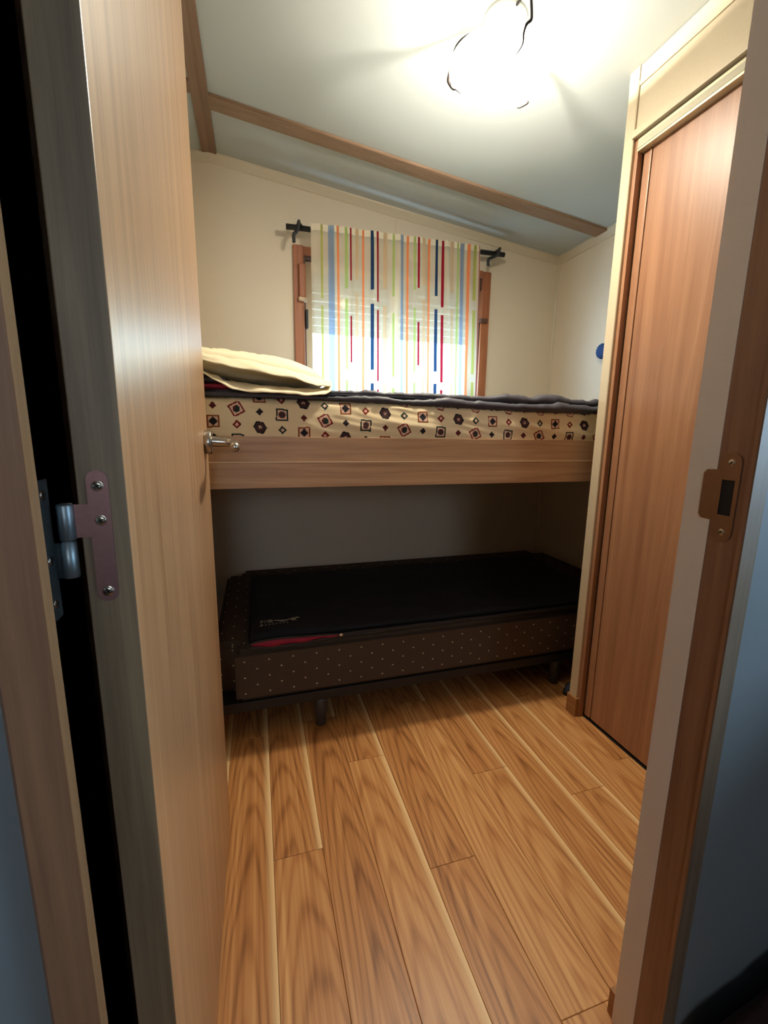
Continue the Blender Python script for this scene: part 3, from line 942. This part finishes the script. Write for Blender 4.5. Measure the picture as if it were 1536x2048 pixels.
def motif(dx, dz, kind):
    m = abs(dx) + abs(dz); q = max(abs(dx), abs(dz))
    r = math.hypot(dx, dz)
    if kind in ('smallred', 'smallblk'):
        return ((C_MAR if kind == 'smallred' else C_BLK) if m < 0.0105 else None)
    if kind in ('outred', 'outgrn'):
        if m < 0.0055: return C_PINK
        return ((C_RED if kind == 'outred' else C_GRN) if m < 0.0125 else None)
    if kind in ('bigred', 'biggrn', 'brown'):
        a = {'bigred': -0.28, 'biggrn': 0.06, 'brown': -0.02}[kind]
        if kind == 'bigred': dx, dz = dx * 0.95 + 0.25 * dz, dz * 0.92 - 0.2 * dx
        x, y = rot2(dx, dz, a); q = max(abs(x), abs(y))
        if q > 0.0172: return None
        if q > 0.0130: return {'bigred': C_RED, 'biggrn': C_GRN, 'brown': C_BRN}[kind]
        if kind == 'brown': return C_BLK if abs(dx) + abs(dz) < 0.0125 else C_PINK
        if r < 0.0098: return C_HEX if kind == 'biggrn' else (C_GRN if x - y > -0.004 else C_MAR)
        return C_PINK
    if kind in ('hex', 'hexlight'):
        h = max(abs(dx) * 0.866 + abs(dz) * 0.5, abs(dz))
        h = h * (1.0 + 0.06 * (1 if dx * dz > 0 else -1))
        if h > 0.0165: return None
        if kind == 'hex':
            if h > 0.0148: return C_BLK
            if 0.0030 < r < 0.0046: return C_PINK
            if r < 0.0016: return C_PINK
            return C_BLK if h > 0.0120 else C_HEX
        if h > 0.0140: return C_RED
        if 0.0035 < r < 0.0065: return C_RED
        return C_PINK
    return None


ROWA = ['bigred', 'smallblk', 'biggrn', 'smallred']
ROWB = ['outred', 'hex', 'outgrn', 'brown']


def sheet_col(u, v):
    zA = np.interp(u, zA_x, zA_z)
    k = round((u + PO) / PP)
    for dk in (0,):
        kk = k + dk
        ux = -PO + PP * kk
        zAk = np.interp(ux, zA_x, zA_z)
        for row in (-3, -2, -1, 0, 1, 2, 3):
            dz = v - (zAk + 0.0430 * row)
            if abs(dz) > 0.02: continue
            if row % 2 == 0:
                sh = row  # alternate A rows are shifted by two motifs
                kind = ROWA[(kk + sh) % 4]
                if row == 2: kind = 'hexlight' if kk % 2 == 0 else 'smallred'
            else:
                kind = ROWB[(kk + (row + 1)) % 4]
            c = motif(u - ux, dz, kind)
            if c: return c
    return C_BASE


nxs, nzs = 880, 74
gx = [MX0 + (MX1 - MX0) * i / nxs for i in range(nxs + 1)]
gz = [1.000 + (mz1 - 1.000) * j / nzs for j in range(nzs + 1)]


def sheet_pt(u, v):
    t_ = (v - 1.0) / (mz1 - 1.0)
    bulge = 0.016 * math.sin(max(0, min(1, t_)) * PI) ** 0.6
    # top edge rounds over
    if t_ > 0.86:
        bulge -= 0.020 * ((t_ - 0.86) / 0.14) ** 2
    wr = 0.0035 * mnoise.noise(Vector((u * 5, v * 34 + u * 4, 1.0))) + 0.0018 * mnoise.noise(Vector((u * 14, v * 60 + u * 10, 4.0)))
    e = min(u - MX0, MX1 - u)
    return (u, YB + 0.0170 - bulge - wr, v)


sm = grid_mesh('printed_sheet', gx, gz, sheet_pt, sheet_col, M['sheet'])
mt_root = empty('mattress', (0.74, 1.81, mz0)); tag(mt_root, 'upper bunk mattress in a cream sheet printed with small diamonds and hexagons', 'mattress')
so = bpy.data.objects.new('printed_sheet', sm); COL.objects.link(so); rel(so, mt_root)
sheet_plain = plain('cream_sheet_ground', (234, 214, 174), 0.9)
mb = box('mattress_body', MX0, MX1, YB + 0.0225, D - 0.006, mz0, mz1 - 0.003, sheet_plain, bev=0.012, smooth=True)
rel(mb, mt_root)


# ------------------------------------------------------------------ soft goods
def soft_slab(name, xa, xb, ya, yb, z0, th, nx, ny, mat, disp, round_r=None, smooth=True):
    """thick quilted slab: top surface displaced by disp(x, y) -> dz; rounded rim"""
    bm = bmesh.new()
    rr = round_r or th / 2
    top, bot = [], []
    for j in range(ny + 1):
        rt, rb = [], []
        for i in range(nx + 1):
            u, v = i / nx, j / ny
            x = xa + (xb - xa) * u; y = ya + (yb - ya) * v
            e = min(min(u, 1 - u) * (xb - xa), min(v, 1 - v) * (yb - ya))
            f_ = 1.0 if e > rr else math.sqrt(max(0.0, 1 - (1 - e / rr) ** 2))
            dzv = disp(x, y)
            rt.append(bm.verts.new((x, y, z0 + th / 2 + f_ * (th / 2) + dzv * f_)))
            if 0 < i < nx and 0 < j < ny:
                rb.append(bm.verts.new((x, y, z0 + th / 2 - f_ * th / 2)))
            else:
                rb.append(rt[-1])
        top.append(rt); bot.append(rb)
    for j in range(ny):
        for i in range(nx):
            bm.faces.new((top[j][i], top[j][i + 1], top[j + 1][i + 1], top[j + 1][i]))
            vs = [bot[j][i], bot[j + 1][i], bot[j + 1][i + 1], bot[j][i + 1]]
            try: bm.faces.new(vs)
            except ValueError: pass
    return finish(name, bm, mat, None, smooth)


# quilt on the upper bunk: folded double, two puffy layers
def q_disp1(x, y):
    e = 0.3 + 0.7 * max(0, min(1, (x + 0.1) / 1.1))
    return 0.012 * e * mnoise.noise(Vector((x * 6.5, y * 9, 0.3))) + 0.004 * mnoise.noise(Vector((x * 25, y * 20, 3)))
def q_disp2(x, y):
    e = 0.35 + 0.65 * max(0, min(1, (x - 0.1) / 0.9))
    return 0.016 * e * mnoise.noise(Vector((x * 7.3 + 4, y * 8, 9.3))) + 0.004 * mnoise.noise(Vector((x * 28, y * 25, 6)))
quilt = empty('sleeping_bag', (0.8, 1.8, mz1)); tag(quilt, 'charcoal sleeping bag spread folded over the upper bunk under the pillow', 'sleeping bag')
lo = soft_slab('lower_layer', -0.24, 1.70, YB + 0.010, D - 0.02, mz1 - 0.0035, 0.017, 120, 30, M['navy'], q_disp1); rel(lo, quilt)
up = soft_slab('upper_layer', -0.22, 1.69, YB + 0.026, D - 0.03, mz1 + 0.0075, 0.017, 120, 30, M['navy'], q_disp2); rel(up, quilt)
# the two folded edges roll over the front of the mattress, fuller towards the right
def hem(name, y0, z0, drop, r0, r1, seed):
    pth, rad = [], []
    for i in range(161):
        x = -0.23 + 1.92 * i / 160
        k_ = max(0.0, min(1.0, (x - 0.15) / 0.85)); k_ = k_ * k_ * (3 - 2 * k_)
        nz_ = mnoise.noise(Vector((x * 7.5, seed, 5))); n2 = mnoise.noise(Vector((x * 19, seed, 9)))
        rad.append((r0 + (r1 - r0) * k_) * (1 + 0.45 * nz_ + 0.30 * n2))
        pth.append((x, y0 - 0.006 * k_ + 0.004 * mnoise.noise(Vector((x * 9, seed, 0))), z0 - drop * k_ + (0.002 + 0.007 * k_) * nz_ + 0.002 * n2))
    bm = bmesh.new(); add_tube(bm, pth, rad, 14)
    # fine puckers running across the quilted roll
    bm.normal_update()
    for v in bm.verts:
        v.co += v.normal * 0.0040 * mnoise.noise(Vector((v.co.x * 70, v.co.z * 30, v.co.y * 30 + seed)))
    rel(finish(name, bm, M['navy'], None, True), quilt)
hem('lower_hem', YB + 0.016, mz1 + 0.004, 0.006, 0.0070, 0.0165, 2.2)
hem('upper_hem', YB + 0.044, mz1 + 0.022, -0.002, 0.0065, 0.0165, 7.7)
ln = soft_slab('lining_fold', -0.245, -0.055, YB + 0.012, YB + 0.28, mz1 + 0.018, 0.016, 12, 14, M['crimson'], lambda x, y: 0.004 * mnoise.noise(Vector((x * 20, y * 20, 0)))); rel(ln, quilt)
ln['label'] = 'dark crimson lining folded out at the pillow end'
l2 = soft_slab('lining_fold', -0.245, -0.062, YB + 0.016, YB + 0.27, mz1 + 0.034, 0.018, 12, 14, M['navy'], lambda x, y: 0.004 * mnoise.noise(Vector((x * 20, y * 20, 7)))); rel(l2, quilt)

# pillow with loose open pillowcase
def superpillow(name, cx, cy, cz, lx_, ly_, lz_, mat, tilt, seed, n=2.6):
    bm = bmesh.new()
    bmesh.ops.create_uvsphere(bm, u_segments=72, v_segments=40, radius=1.0)
    for v in bm.verts:
        x, y, z = v.co
        def sp(a, p): return math.copysign(abs(a) ** p, a)
        hx = abs(x) ** n + abs(y) ** n
        rr = (x * x + y * y) ** 0.5
        k_ = (rr / (hx ** (1 / n))) if hx > 1e-9 else 1
        X, Y = x * k_, y * k_
        q = min(1.0, max(abs(X), abs(Y)))
        Z = math.copysign(abs(z) ** 0.85, z)
        wr = 0.10 * mnoise.noise(Vector((X * 2.4 + seed, Y * 3.0, Z * 2))) + 0.09 * mnoise.noise(Vector((X * 5 + Z * 6, Y * 7, seed)))
        ridge = 0.16 * (1 - abs(mnoise.noise(Vector((X * 3 + Z * 5, Y * 4 - Z * 2, seed + 9))))) ** 6
        Z *= 1 + wr + ridge
        v.co = Vector((X * lx_, Y * ly_, Z * lz_))
    bmesh.ops.rotate(bm, verts=bm.verts, cent=(0, 0, 0), matrix=Matrix.Rotation(tilt, 3, 'Y'))
    bmesh.ops.translate(bm, verts=bm.verts, vec=(cx, cy, cz))
    return finish(name, bm, mat, None, True)
pil = empty('pillow', (0.0, 1.6, 1.19)); tag(pil, 'cream pillow in a loose open pillowcase on the left end of the upper bunk', 'pillow')
body = superpillow('pillow_body', -0.015, 1.548, 1.246, 0.245, 0.215, 0.050, M['pillow'], math.radians(5.0), 3.0); rel(body, pil)


def flap(name, top_fn, bot_fn, xa, xb, depth, mat, n=60, m=8, pw=1.0):
    """a strip of cloth between two front curves, turned in at the lower edge; thickness by solidify"""
    bm = bmesh.new()
    g = []
    for j in range(m + 1):
        row = []
        for i in range(n + 1):
            x = xa + (xb - xa) * i / n
            a, b = Vector(top_fn(x)), Vector(bot_fn(x))
            t_ = j / m
            p = a.lerp(b, t_); p.z = a.z + (b.z - a.z) * t_ ** pw
            p.y -= depth * math.sin(t_ * PI) 
            p.z += 0.003 * mnoise.noise(Vector((x * 30, t_ * 3, 2)))
            p.y -= 0.007 * (1 - abs(mnoise.noise(Vector((x * 13 + t_ * 2.2, t_ * 3.5 - x * 4, 4))))) ** 5
            p.y += 0.006 * mnoise.noise(Vector((x * 18, t_ * 2, 8)))
            row.append(bm.verts.new(p))
        g.append(row)
    for j in range(m):
        for i in range(n):
            bm.faces.new((g[j][i], g[j][i + 1], g[j + 1][i + 1], g[j + 1][i]))
    o = finish(name, bm, mat, None, True)
    md = o.modifiers.new('cloth', 'SOLIDIFY'); md.thickness = 0.0022
    return o
def prof(xs_, zs_): return lambda x: float(np.interp(x, xs_, zs_))
# lower flap of the pillowcase mouth, sagging to the mattress edge
lowz = prof([-0.25, -0.145, -0.105, -0.06, -0.01, 0.06, 0.13, 0.20, 0.225, 0.235], [1.222, 1.222, 1.196, 1.172, 1.163, 1.165, 1.160, 1.166, 1.184, 1.208])
lowtop = prof([-0.25, -0.14, -0.10, -0.05, 0.0, 0.08, 0.15, 0.21, 0.235], [1.228, 1.224, 1.214, 1.198, 1.191, 1.189, 1.188, 1.194, 1.214])
fy = prof([-0.25, -0.10, 0.0, 0.15, 0.22, 0.235], [1.325, 1.285, 1.268, 1.268, 1.300, 1.370])
fl1 = flap('pillowcase_flap', lambda x: (x, fy(x) + 0.130, lowtop(x)), lambda x: (x, fy(x), lowz(x)), -0.25, 0.235, 0.004, M['pillow'], 60, 14, 3.2); rel(fl1, pil)
upz = prof([-0.25, -0.15, -0.10, -0.05, 0.0, 0.06, 0.12, 0.18, 0.22, 0.236], [1.258, 1.252, 1.238, 1.229, 1.222, 1.213, 1.204, 1.190, 1.194, 1.212])
uptop = prof([-0.25, -0.10, 0.0, 0.10, 0.18, 0.22, 0.236], [1.290, 1.286, 1.276, 1.256, 1.232, 1.222, 1.215])
fl2 = flap('pillowcase_flap', lambda x: (x, 1.41 + 0.02 * abs(x), uptop(x)), lambda x: (x, fy(x) + 0.012, upz(x)), -0.25, 0.236, 0.020, M['pillow'], 60, 10); rel(fl2, pil)

# ------------------------------------------------------------------ lower bed
LB0, LB1 = -0.165, 1.715
lb = empty('lower_bed', (0.77, 1.83, 0)); tag(lb, 'low single bed with dark dotted mattress base under the bunk', 'bed')
def lpt(o, lab=None):
    rel(o, lb)
    if lab: o['label'] = lab
    return o
lpt(box('frame', LB0 + 0.012, LB1 - 0.004, 1.390, 2.278, 0.110, 0.147, M['bedframe'], bev=0.004))
bm = bmesh.new()
add_box(bm, LB0, LB1, 1.38, 2.28, 0.150, 0.338)
bmesh.ops.bevel(bm, geom=[e for e in bm.edges if abs(e.verts[0].co.z - e.verts[1].co.z) > 0.1], offset=0.07, segments=6, affect='EDGES')
bmesh.ops.bevel(bm, geom=[e for e in bm.edges if abs(e.verts[0].co.z - e.verts[1].co.z) < 0.001 and len(e.link_faces) == 2 and any(abs(f_.normal.z) > 0.9 for f_ in e.link_faces) and any(abs(f_.normal.z) < 0.1 for f_ in e.link_faces)], offset=0.018, segments=4, affect='EDGES')
cx, cy = 0.775, 1.83
for v in bm.verts: v.co -= Vector((cx, cy, 0.150))
o = finish('dotted_mattress', bm, M['dotted'], None, True, (cx, cy, 0.150)); lpt(o)
for p in o.data.polygons:
    if p.area > 0.02: p.use_smooth = False
for x, y in ((0.192, 1.415), (1.205, 1.415), (0.192, 2.22), (1.45, 2.22)):
    lg = lathe('leg', [(0, 0.0), (0.017, 0.0), (0.019, 0.002), (0.024, 0.100), (0.0245, 0.110), (0, 0.110)], M['leg'], None, 20, None, (x, y, 0)); lpt(lg)

# navy sleeping bag folded flat on the lower bed
SX0, SX1, SY0, SY1, SZ = -0.048, 1.49, 1.389, 2.07, 0.3385
sb = empty('folded_sleeping_bag', (0.72, 1.73, SZ)); tag(sb, 'navy sleeping bag with open crimson corner folded flat on the lower bed', 'sleeping bag')
def sdisp(x, y): return 0.006 * mnoise.noise(Vector((x * 4, y * 5, 1))) + 0.003 * mnoise.noise(Vector((x * 14, y * 12, 4)))
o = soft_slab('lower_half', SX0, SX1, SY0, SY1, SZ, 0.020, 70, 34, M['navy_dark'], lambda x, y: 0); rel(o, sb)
def sdisp2(x, y):
    # the open corner stands up a little
    c = math.exp(-(((x - 0.08) / 0.14) ** 2)) * math.exp(-(((y - SY0) / 0.07) ** 2)) * 0.012
    return sdisp(x, y) + c
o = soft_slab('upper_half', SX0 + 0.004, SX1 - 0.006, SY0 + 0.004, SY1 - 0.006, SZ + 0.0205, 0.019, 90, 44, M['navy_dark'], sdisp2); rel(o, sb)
# crimson lining seen in the open mouth, dark binding above and below it
def edge_z(x, k_): return SZ + (0.012 if k_ else 0.030)
def mouth(x):   # opening height 0..1
    return max(0.0, math.sin(max(0.0, min(1.0, (x - SX0) / 0.305)) ** 0.62 * PI))
bm = bmesh.new(); n = 40; g = []
for i in range(n + 1):
    x = SX0 + 0.006 + 0.30 * i / n
    hgt = 0.021 * mouth(x)
    zm = SZ + 0.0165
    g.append([bm.verts.new((x, SY0 - 0.004 + 0.004 * abs(t_ - 0.5) - 0.003 * math.sin(x * 60), zm + (t_ - 0.5) * (hgt + 0.002))) for t_ in (0, 0.25, 0.5, 0.75, 1)])
for a, b in zip(g, g[1:]):
    for j in range(4): bm.faces.new((a[j], b[j], b[j + 1], a[j + 1]))
o = finish('lining', bm, M['crimson'], None, True)
md = o.modifiers.new('cloth', 'SOLIDIFY'); md.thickness = 0.003; md.offset = -1
rel(o, sb); o['label'] = 'crimson lining showing in the open corner'
for sgn in (1, -1):
    pth = []
    for i in range(91):
        x = SX0 + 0.002 + (SX1 - SX0 - 0.01) * i / 90
        m_ = mouth(x) if x < SX0 + 0.305 else 0
        pth.append((x, SY0 - 0.005 + 0.002 * mnoise.noise(Vector((x * 12, sgn, 0))), SZ + 0.0165 + sgn * (0.0035 + 0.0110 * m_) + 0.0015 * mnoise.noise(Vector((x * 10, sgn * 3, 2)))))
    rel(tube('binding', pth, 0.0038, M['zip'], None, 8), sb)
pth = smooth_path([(SX0 + 0.002, SY0 - 0.004, SZ + 0.0165), (SX0 - 0.004, SY0 + 0.02, SZ + 0.02), (SX0 - 0.003, SY0 + 0.25, SZ + 0.020), (SX0 - 0.002, SY0 + 0.5, SZ + 0.020), (SX0 + 0.01, SY1 - 0.01, SZ + 0.020)], 8)
rel(tube('binding', pth, 0.0040, M['zip'], None, 8), sb)
bm = bmesh.new(); bmesh.ops.create_icosphere(bm, subdivisions=2, radius=0.0055, matrix=Matrix.Translation((0.262, SY0 - 0.010, SZ + 0.019)) @ Matrix.Diagonal((1.3, 0.7, 1.0, 1)))
rel(finish('zip_pull', bm, M['pull'], None, True), sb)
# embroidered mark near the corner: worn two-line lettering with a leaping shape
def strokes():
    bm = bmesh.new()
    ztop = lambda x, y: SZ + 0.0402 + sdisp2(x, y)
    def s(x0, y0, x1, y1, w=0.0022):
        d = Vector((x1 - x0, y1 - y0, 0)); L = d.length; d.normalize(); nrm = Vector((-d.y, d.x, 0)) * w / 2
        zz = max(ztop(x0, y0), ztop(x1, y1))
        vs = [bm.verts.new(Vector((x0, y0, zz)) - nrm), bm.verts.new(Vector((x1, y1, zz)) - nrm), bm.verts.new(Vector((x1, y1, zz)) + nrm), bm.verts.new(Vector((x0, y0, zz)) + nrm)]
        b = [bm.verts.new(v.co + Vector((0, 0, -0.0012))) for v in vs]
        bm.faces.new(vs); bm.faces.new(b[::-1])
        for i in range(4): bm.faces.new((vs[i], vs[(i + 1) % 4], b[(i + 1) % 4], b[i]))
    X, Y = -0.008, 1.502
    # upper row: broken letters
    for dx, segs in ((0.0, [(0, 0, 0, .02), (0, .02, .010, .02), (0, .01, .008, .01)]), (0.014, [(0, .02, .009, .018), (.009, .018, .009, .002), (0, 0, 0, .012)]),
                     (0.029, [(0, 0, 0, .022), (0, .022, .010, .022), (.010, .022, .010, .012), (0, .011, .010, .011), (0, 0, .011, 0), (.011, 0, .011, .011)])):
        for a, b, c, d in segs: s(X + dx + a, Y + b, X + dx + c, Y + d)
    # long wing-like sweep and the leaping mark
    for a, b, c, d, w in ((.046, .012, .056, .010, .004), (.056, .010, .066, .004, .006), (.064, .006, .080, .004, .006), (.070, -.002, .088, .000, .005), (.084, .002, .098, .006, .005),
                          (.098, .006, .110, .012, .004), (.106, .012, .134, .018, .004), (.110, .004, .124, .006, .004), (.108, -.006, .116, -.002, .004), (.116, -.002, .124, -.008, .004), (.124, .012, .138, .014, .003)):
        s(X + a, Y + b, X + c, Y + d, w)
    # lower row: small letters
    for i in range(8):
        xx = X + 0.002 + i * 0.0125
        if i == 0: s(xx - .004, Y - .026, xx + .004, Y - .018, .005); s(xx - .003, Y - .018, xx + .005, Y - .014, .004)
        else:
            s(xx, Y - .024, xx + .005, Y - .024, .0022); s(xx + (i % 3) * .002, Y - .024, xx + .002, Y - .017, .0024)
    return finish('embroidered_mark', bm, M['stitch'])
o = strokes(); rel(o, sb)

# ------------------------------------------------------------------ small things beside the wardrobe
# blue pleated pouch hanging on the right wall
bm = bmesh.new()
SEG = 48
rings = []
for r_, z_ in ((0.0, 0.028), (0.012, 0.0275), (0.030, 0.026), (0.040, 0.020), (0.0445, 0.008), (0.044, -0.008), (0.040, -0.020), (0.036, -0.026)):
    if r_ == 0: rings.append([bm.verts.new((0, 0, z_))]); continue
    rings.append([bm.verts.new(((r_ + 0.0016 * math.sin(k * 2 * PI / SEG * 16) * (r_ > 0.03)) * math.cos(2 * PI * k / SEG), (r_ + 0.0016 * math.sin(k * 2 * PI / SEG * 16) * (r_ > 0.03)) * math.sin(2 * PI * k / SEG), z_ + 0.0008 * math.sin(k * 2 * PI / SEG * 16))) for k in range(SEG)])
for a, b in zip(rings, rings[1:]):
    for k in range(SEG):
        k2 = (k + 1) % SEG
        if len(a) == 1: bm.faces.new((a[0], b[k], b[k2]))
        else: bm.faces.new((a[k], b[k], b[k2], a[k2]))
bm.faces.new(rings[-1])
pouch = finish('wall_pouch', bm, M['blue'], None, True, (XR - 0.0227, 1.862, 1.486))
pouch.rotation_euler = (0, -PI / 2, 0); pouch.scale = (0.84, 0.84, 0.84)
tag(pouch, 'small blue pleated fabric pouch hanging on the right wall behind the wardrobe', 'pouch')

# dark shoe half hidden behind the wardrobe end
shoe = empty('shoe', (1.212, 1.322, 0)); tag(shoe, 'dark navy shoe with its toe sticking out beyond the wardrobe foot', 'shoe')
def shoe_bm(scale_z, base, h):
    bm = bmesh.new()
    outline = []
    for k in range(28):
        a = 2 * PI * k / 28
        x = -0.13 * math.cos(a); w = 0.040 * (1.0 - 0.18 * math.cos(a)) * (1 if abs(math.cos(a)) < 0.95 else 0.9)
        outline.append((x + 0.10, w * math.sin(a)))
    return outline
ol = shoe_bm(1, 0, 0)
bm = bmesh.new()
rows = []
for zz, sx in ((0.0, 0.97), (0.004, 1.0), (0.018, 1.0), (0.020, 0.98)):
    rows.append([bm.verts.new(((x - 0.10) * sx + 0.10, y * sx, zz)) for x, y in ol])
for a, b in zip(rows, rows[1:]):
    for k in range(28): bm.faces.new((a[k], a[(k + 1) % 28], b[(k + 1) % 28], b[k]))
bm.faces.new(rows[0][::-1]); bm.faces.new(rows[-1])
finish('sole', bm, M['sole'], shoe, True)
bm = bmesh.new()
rows = []
for zz, sx in ((0.0195, 0.95), (0.034, 0.94), (0.046, 0.86), (0.053, 0.70)):
    rows.append([bm.verts.new(((x - 0.10) * sx + 0.10 + (0.01 if zz > 0.04 else 0), y * sx, zz + max(0, (x - 0.08)) * 0.45 * (zz - 0.0195) / 0.034)) for x, y in ol])
for a, b in zip(rows, rows[1:]):
    for k in range(28): bm.faces.new((a[k], a[(k + 1) % 28], b[(k + 1) % 28], b[k]))
bm.faces.new(rows[-1])
finish('upper', bm, M['shoe'], shoe, True)
bm = bmesh.new()
for i in range(4):
    xx = 0.03 + i * 0.018
    add_tube(bm, [(xx, -0.022, 0.052 + xx * 0.1), (xx + 0.006, 0, 0.058 + xx * 0.25), (xx, 0.022, 0.052 + xx * 0.1)], 0.003, 6)
finish('laces', bm, M['sole'], shoe, True)

# ------------------------------------------------------------------ corridor (where the picture is taken from)
struct(box('wall_hall_left', -1.3, -1.2, -1.6, YF0, -0.06, 2.35, M['hall_wall']))
bm = bmesh.new()
add_box(bm, 1.5, 1.6, -1.6, -0.75, -0.06, 2.35); add_box(bm, 1.5, 1.6, -0.10, YF0, -0.06, 2.35)
add_box(bm, 1.5, 1.6, -0.75, -0.10, -0.06, 0.92); add_box(bm, 1.5, 1.6, -0.75, -0.10, 1.50, 2.35)
struct(finish('wall_hall_right', bm, M['hall_wall']))
bm = bmesh.new()
add_box(bm, -1.2, -0.25, -1.7, -1.6, -0.06, 2.35); add_box(bm, 0.05, 1.5, -1.7, -1.6, -0.06, 2.35)
add_box(bm, -0.25, 0.05, -1.7, -1.6, -0.06, 1.1); add_box(bm, -0.25, 0.05, -1.7, -1.6, 1.6, 2.35)
struct(finish('wall_hall_back', bm, M['hall_wall']))
struct(box('ceiling_hall', -1.2, 1.5, -1.6, YF0, 2.25, 2.35, M['ceiling']))
struct(box('shade_board', 0.95, 1.5, -0.78, 0.34, 0.795, 0.82, M['window_wood'], bev=0.003), 'added board shading the lower corridor wall')  # unseen board put in to keep window light off the lower wall
w2 = empty('window_2', (1.55, -0.42, 0.92)); struct(w2, 'corridor window')
bm = bmesh.new()
for (a, b, c, d) in ((-0.75, -0.71, 0.92, 1.50), (-0.14, -0.10, 0.92, 1.50), (-0.71, -0.14, 0.92, 0.96), (-0.71, -0.14, 1.46, 1.50)): add_box(bm, 1.53, 1.57, a, b, c, d)
rel(finish('frame', bm, M['window_wood']), w2)
rel(box('pane', 1.548, 1.552, -0.71, -0.14, 0.96, 1.46, M['glass']), w2)

# dark fleece lying in the corner right of the doorway
def fl_disp(x, y): return 0.020 * mnoise.noise(Vector((x * 7, y * 7, 2))) + 0.010 * mnoise.noise(Vector((x * 24, y * 24, 5))) + 0.42 * max(0, min(0.4, x - 0.62))
o = soft_slab('fleece_blanket', 0.60, 1.15, 0.02, 0.352, 0.0, 0.15, 44, 34, M['maroon'], fl_disp, 0.03)
tag(o, 'dark maroon fleece blanket lying in the shadow right of the doorway', 'blanket')

# ground outside
struct(box('terrace_ground', -6, 8, D + 0.6, 14, -0.6, -0.5, M['ground']))
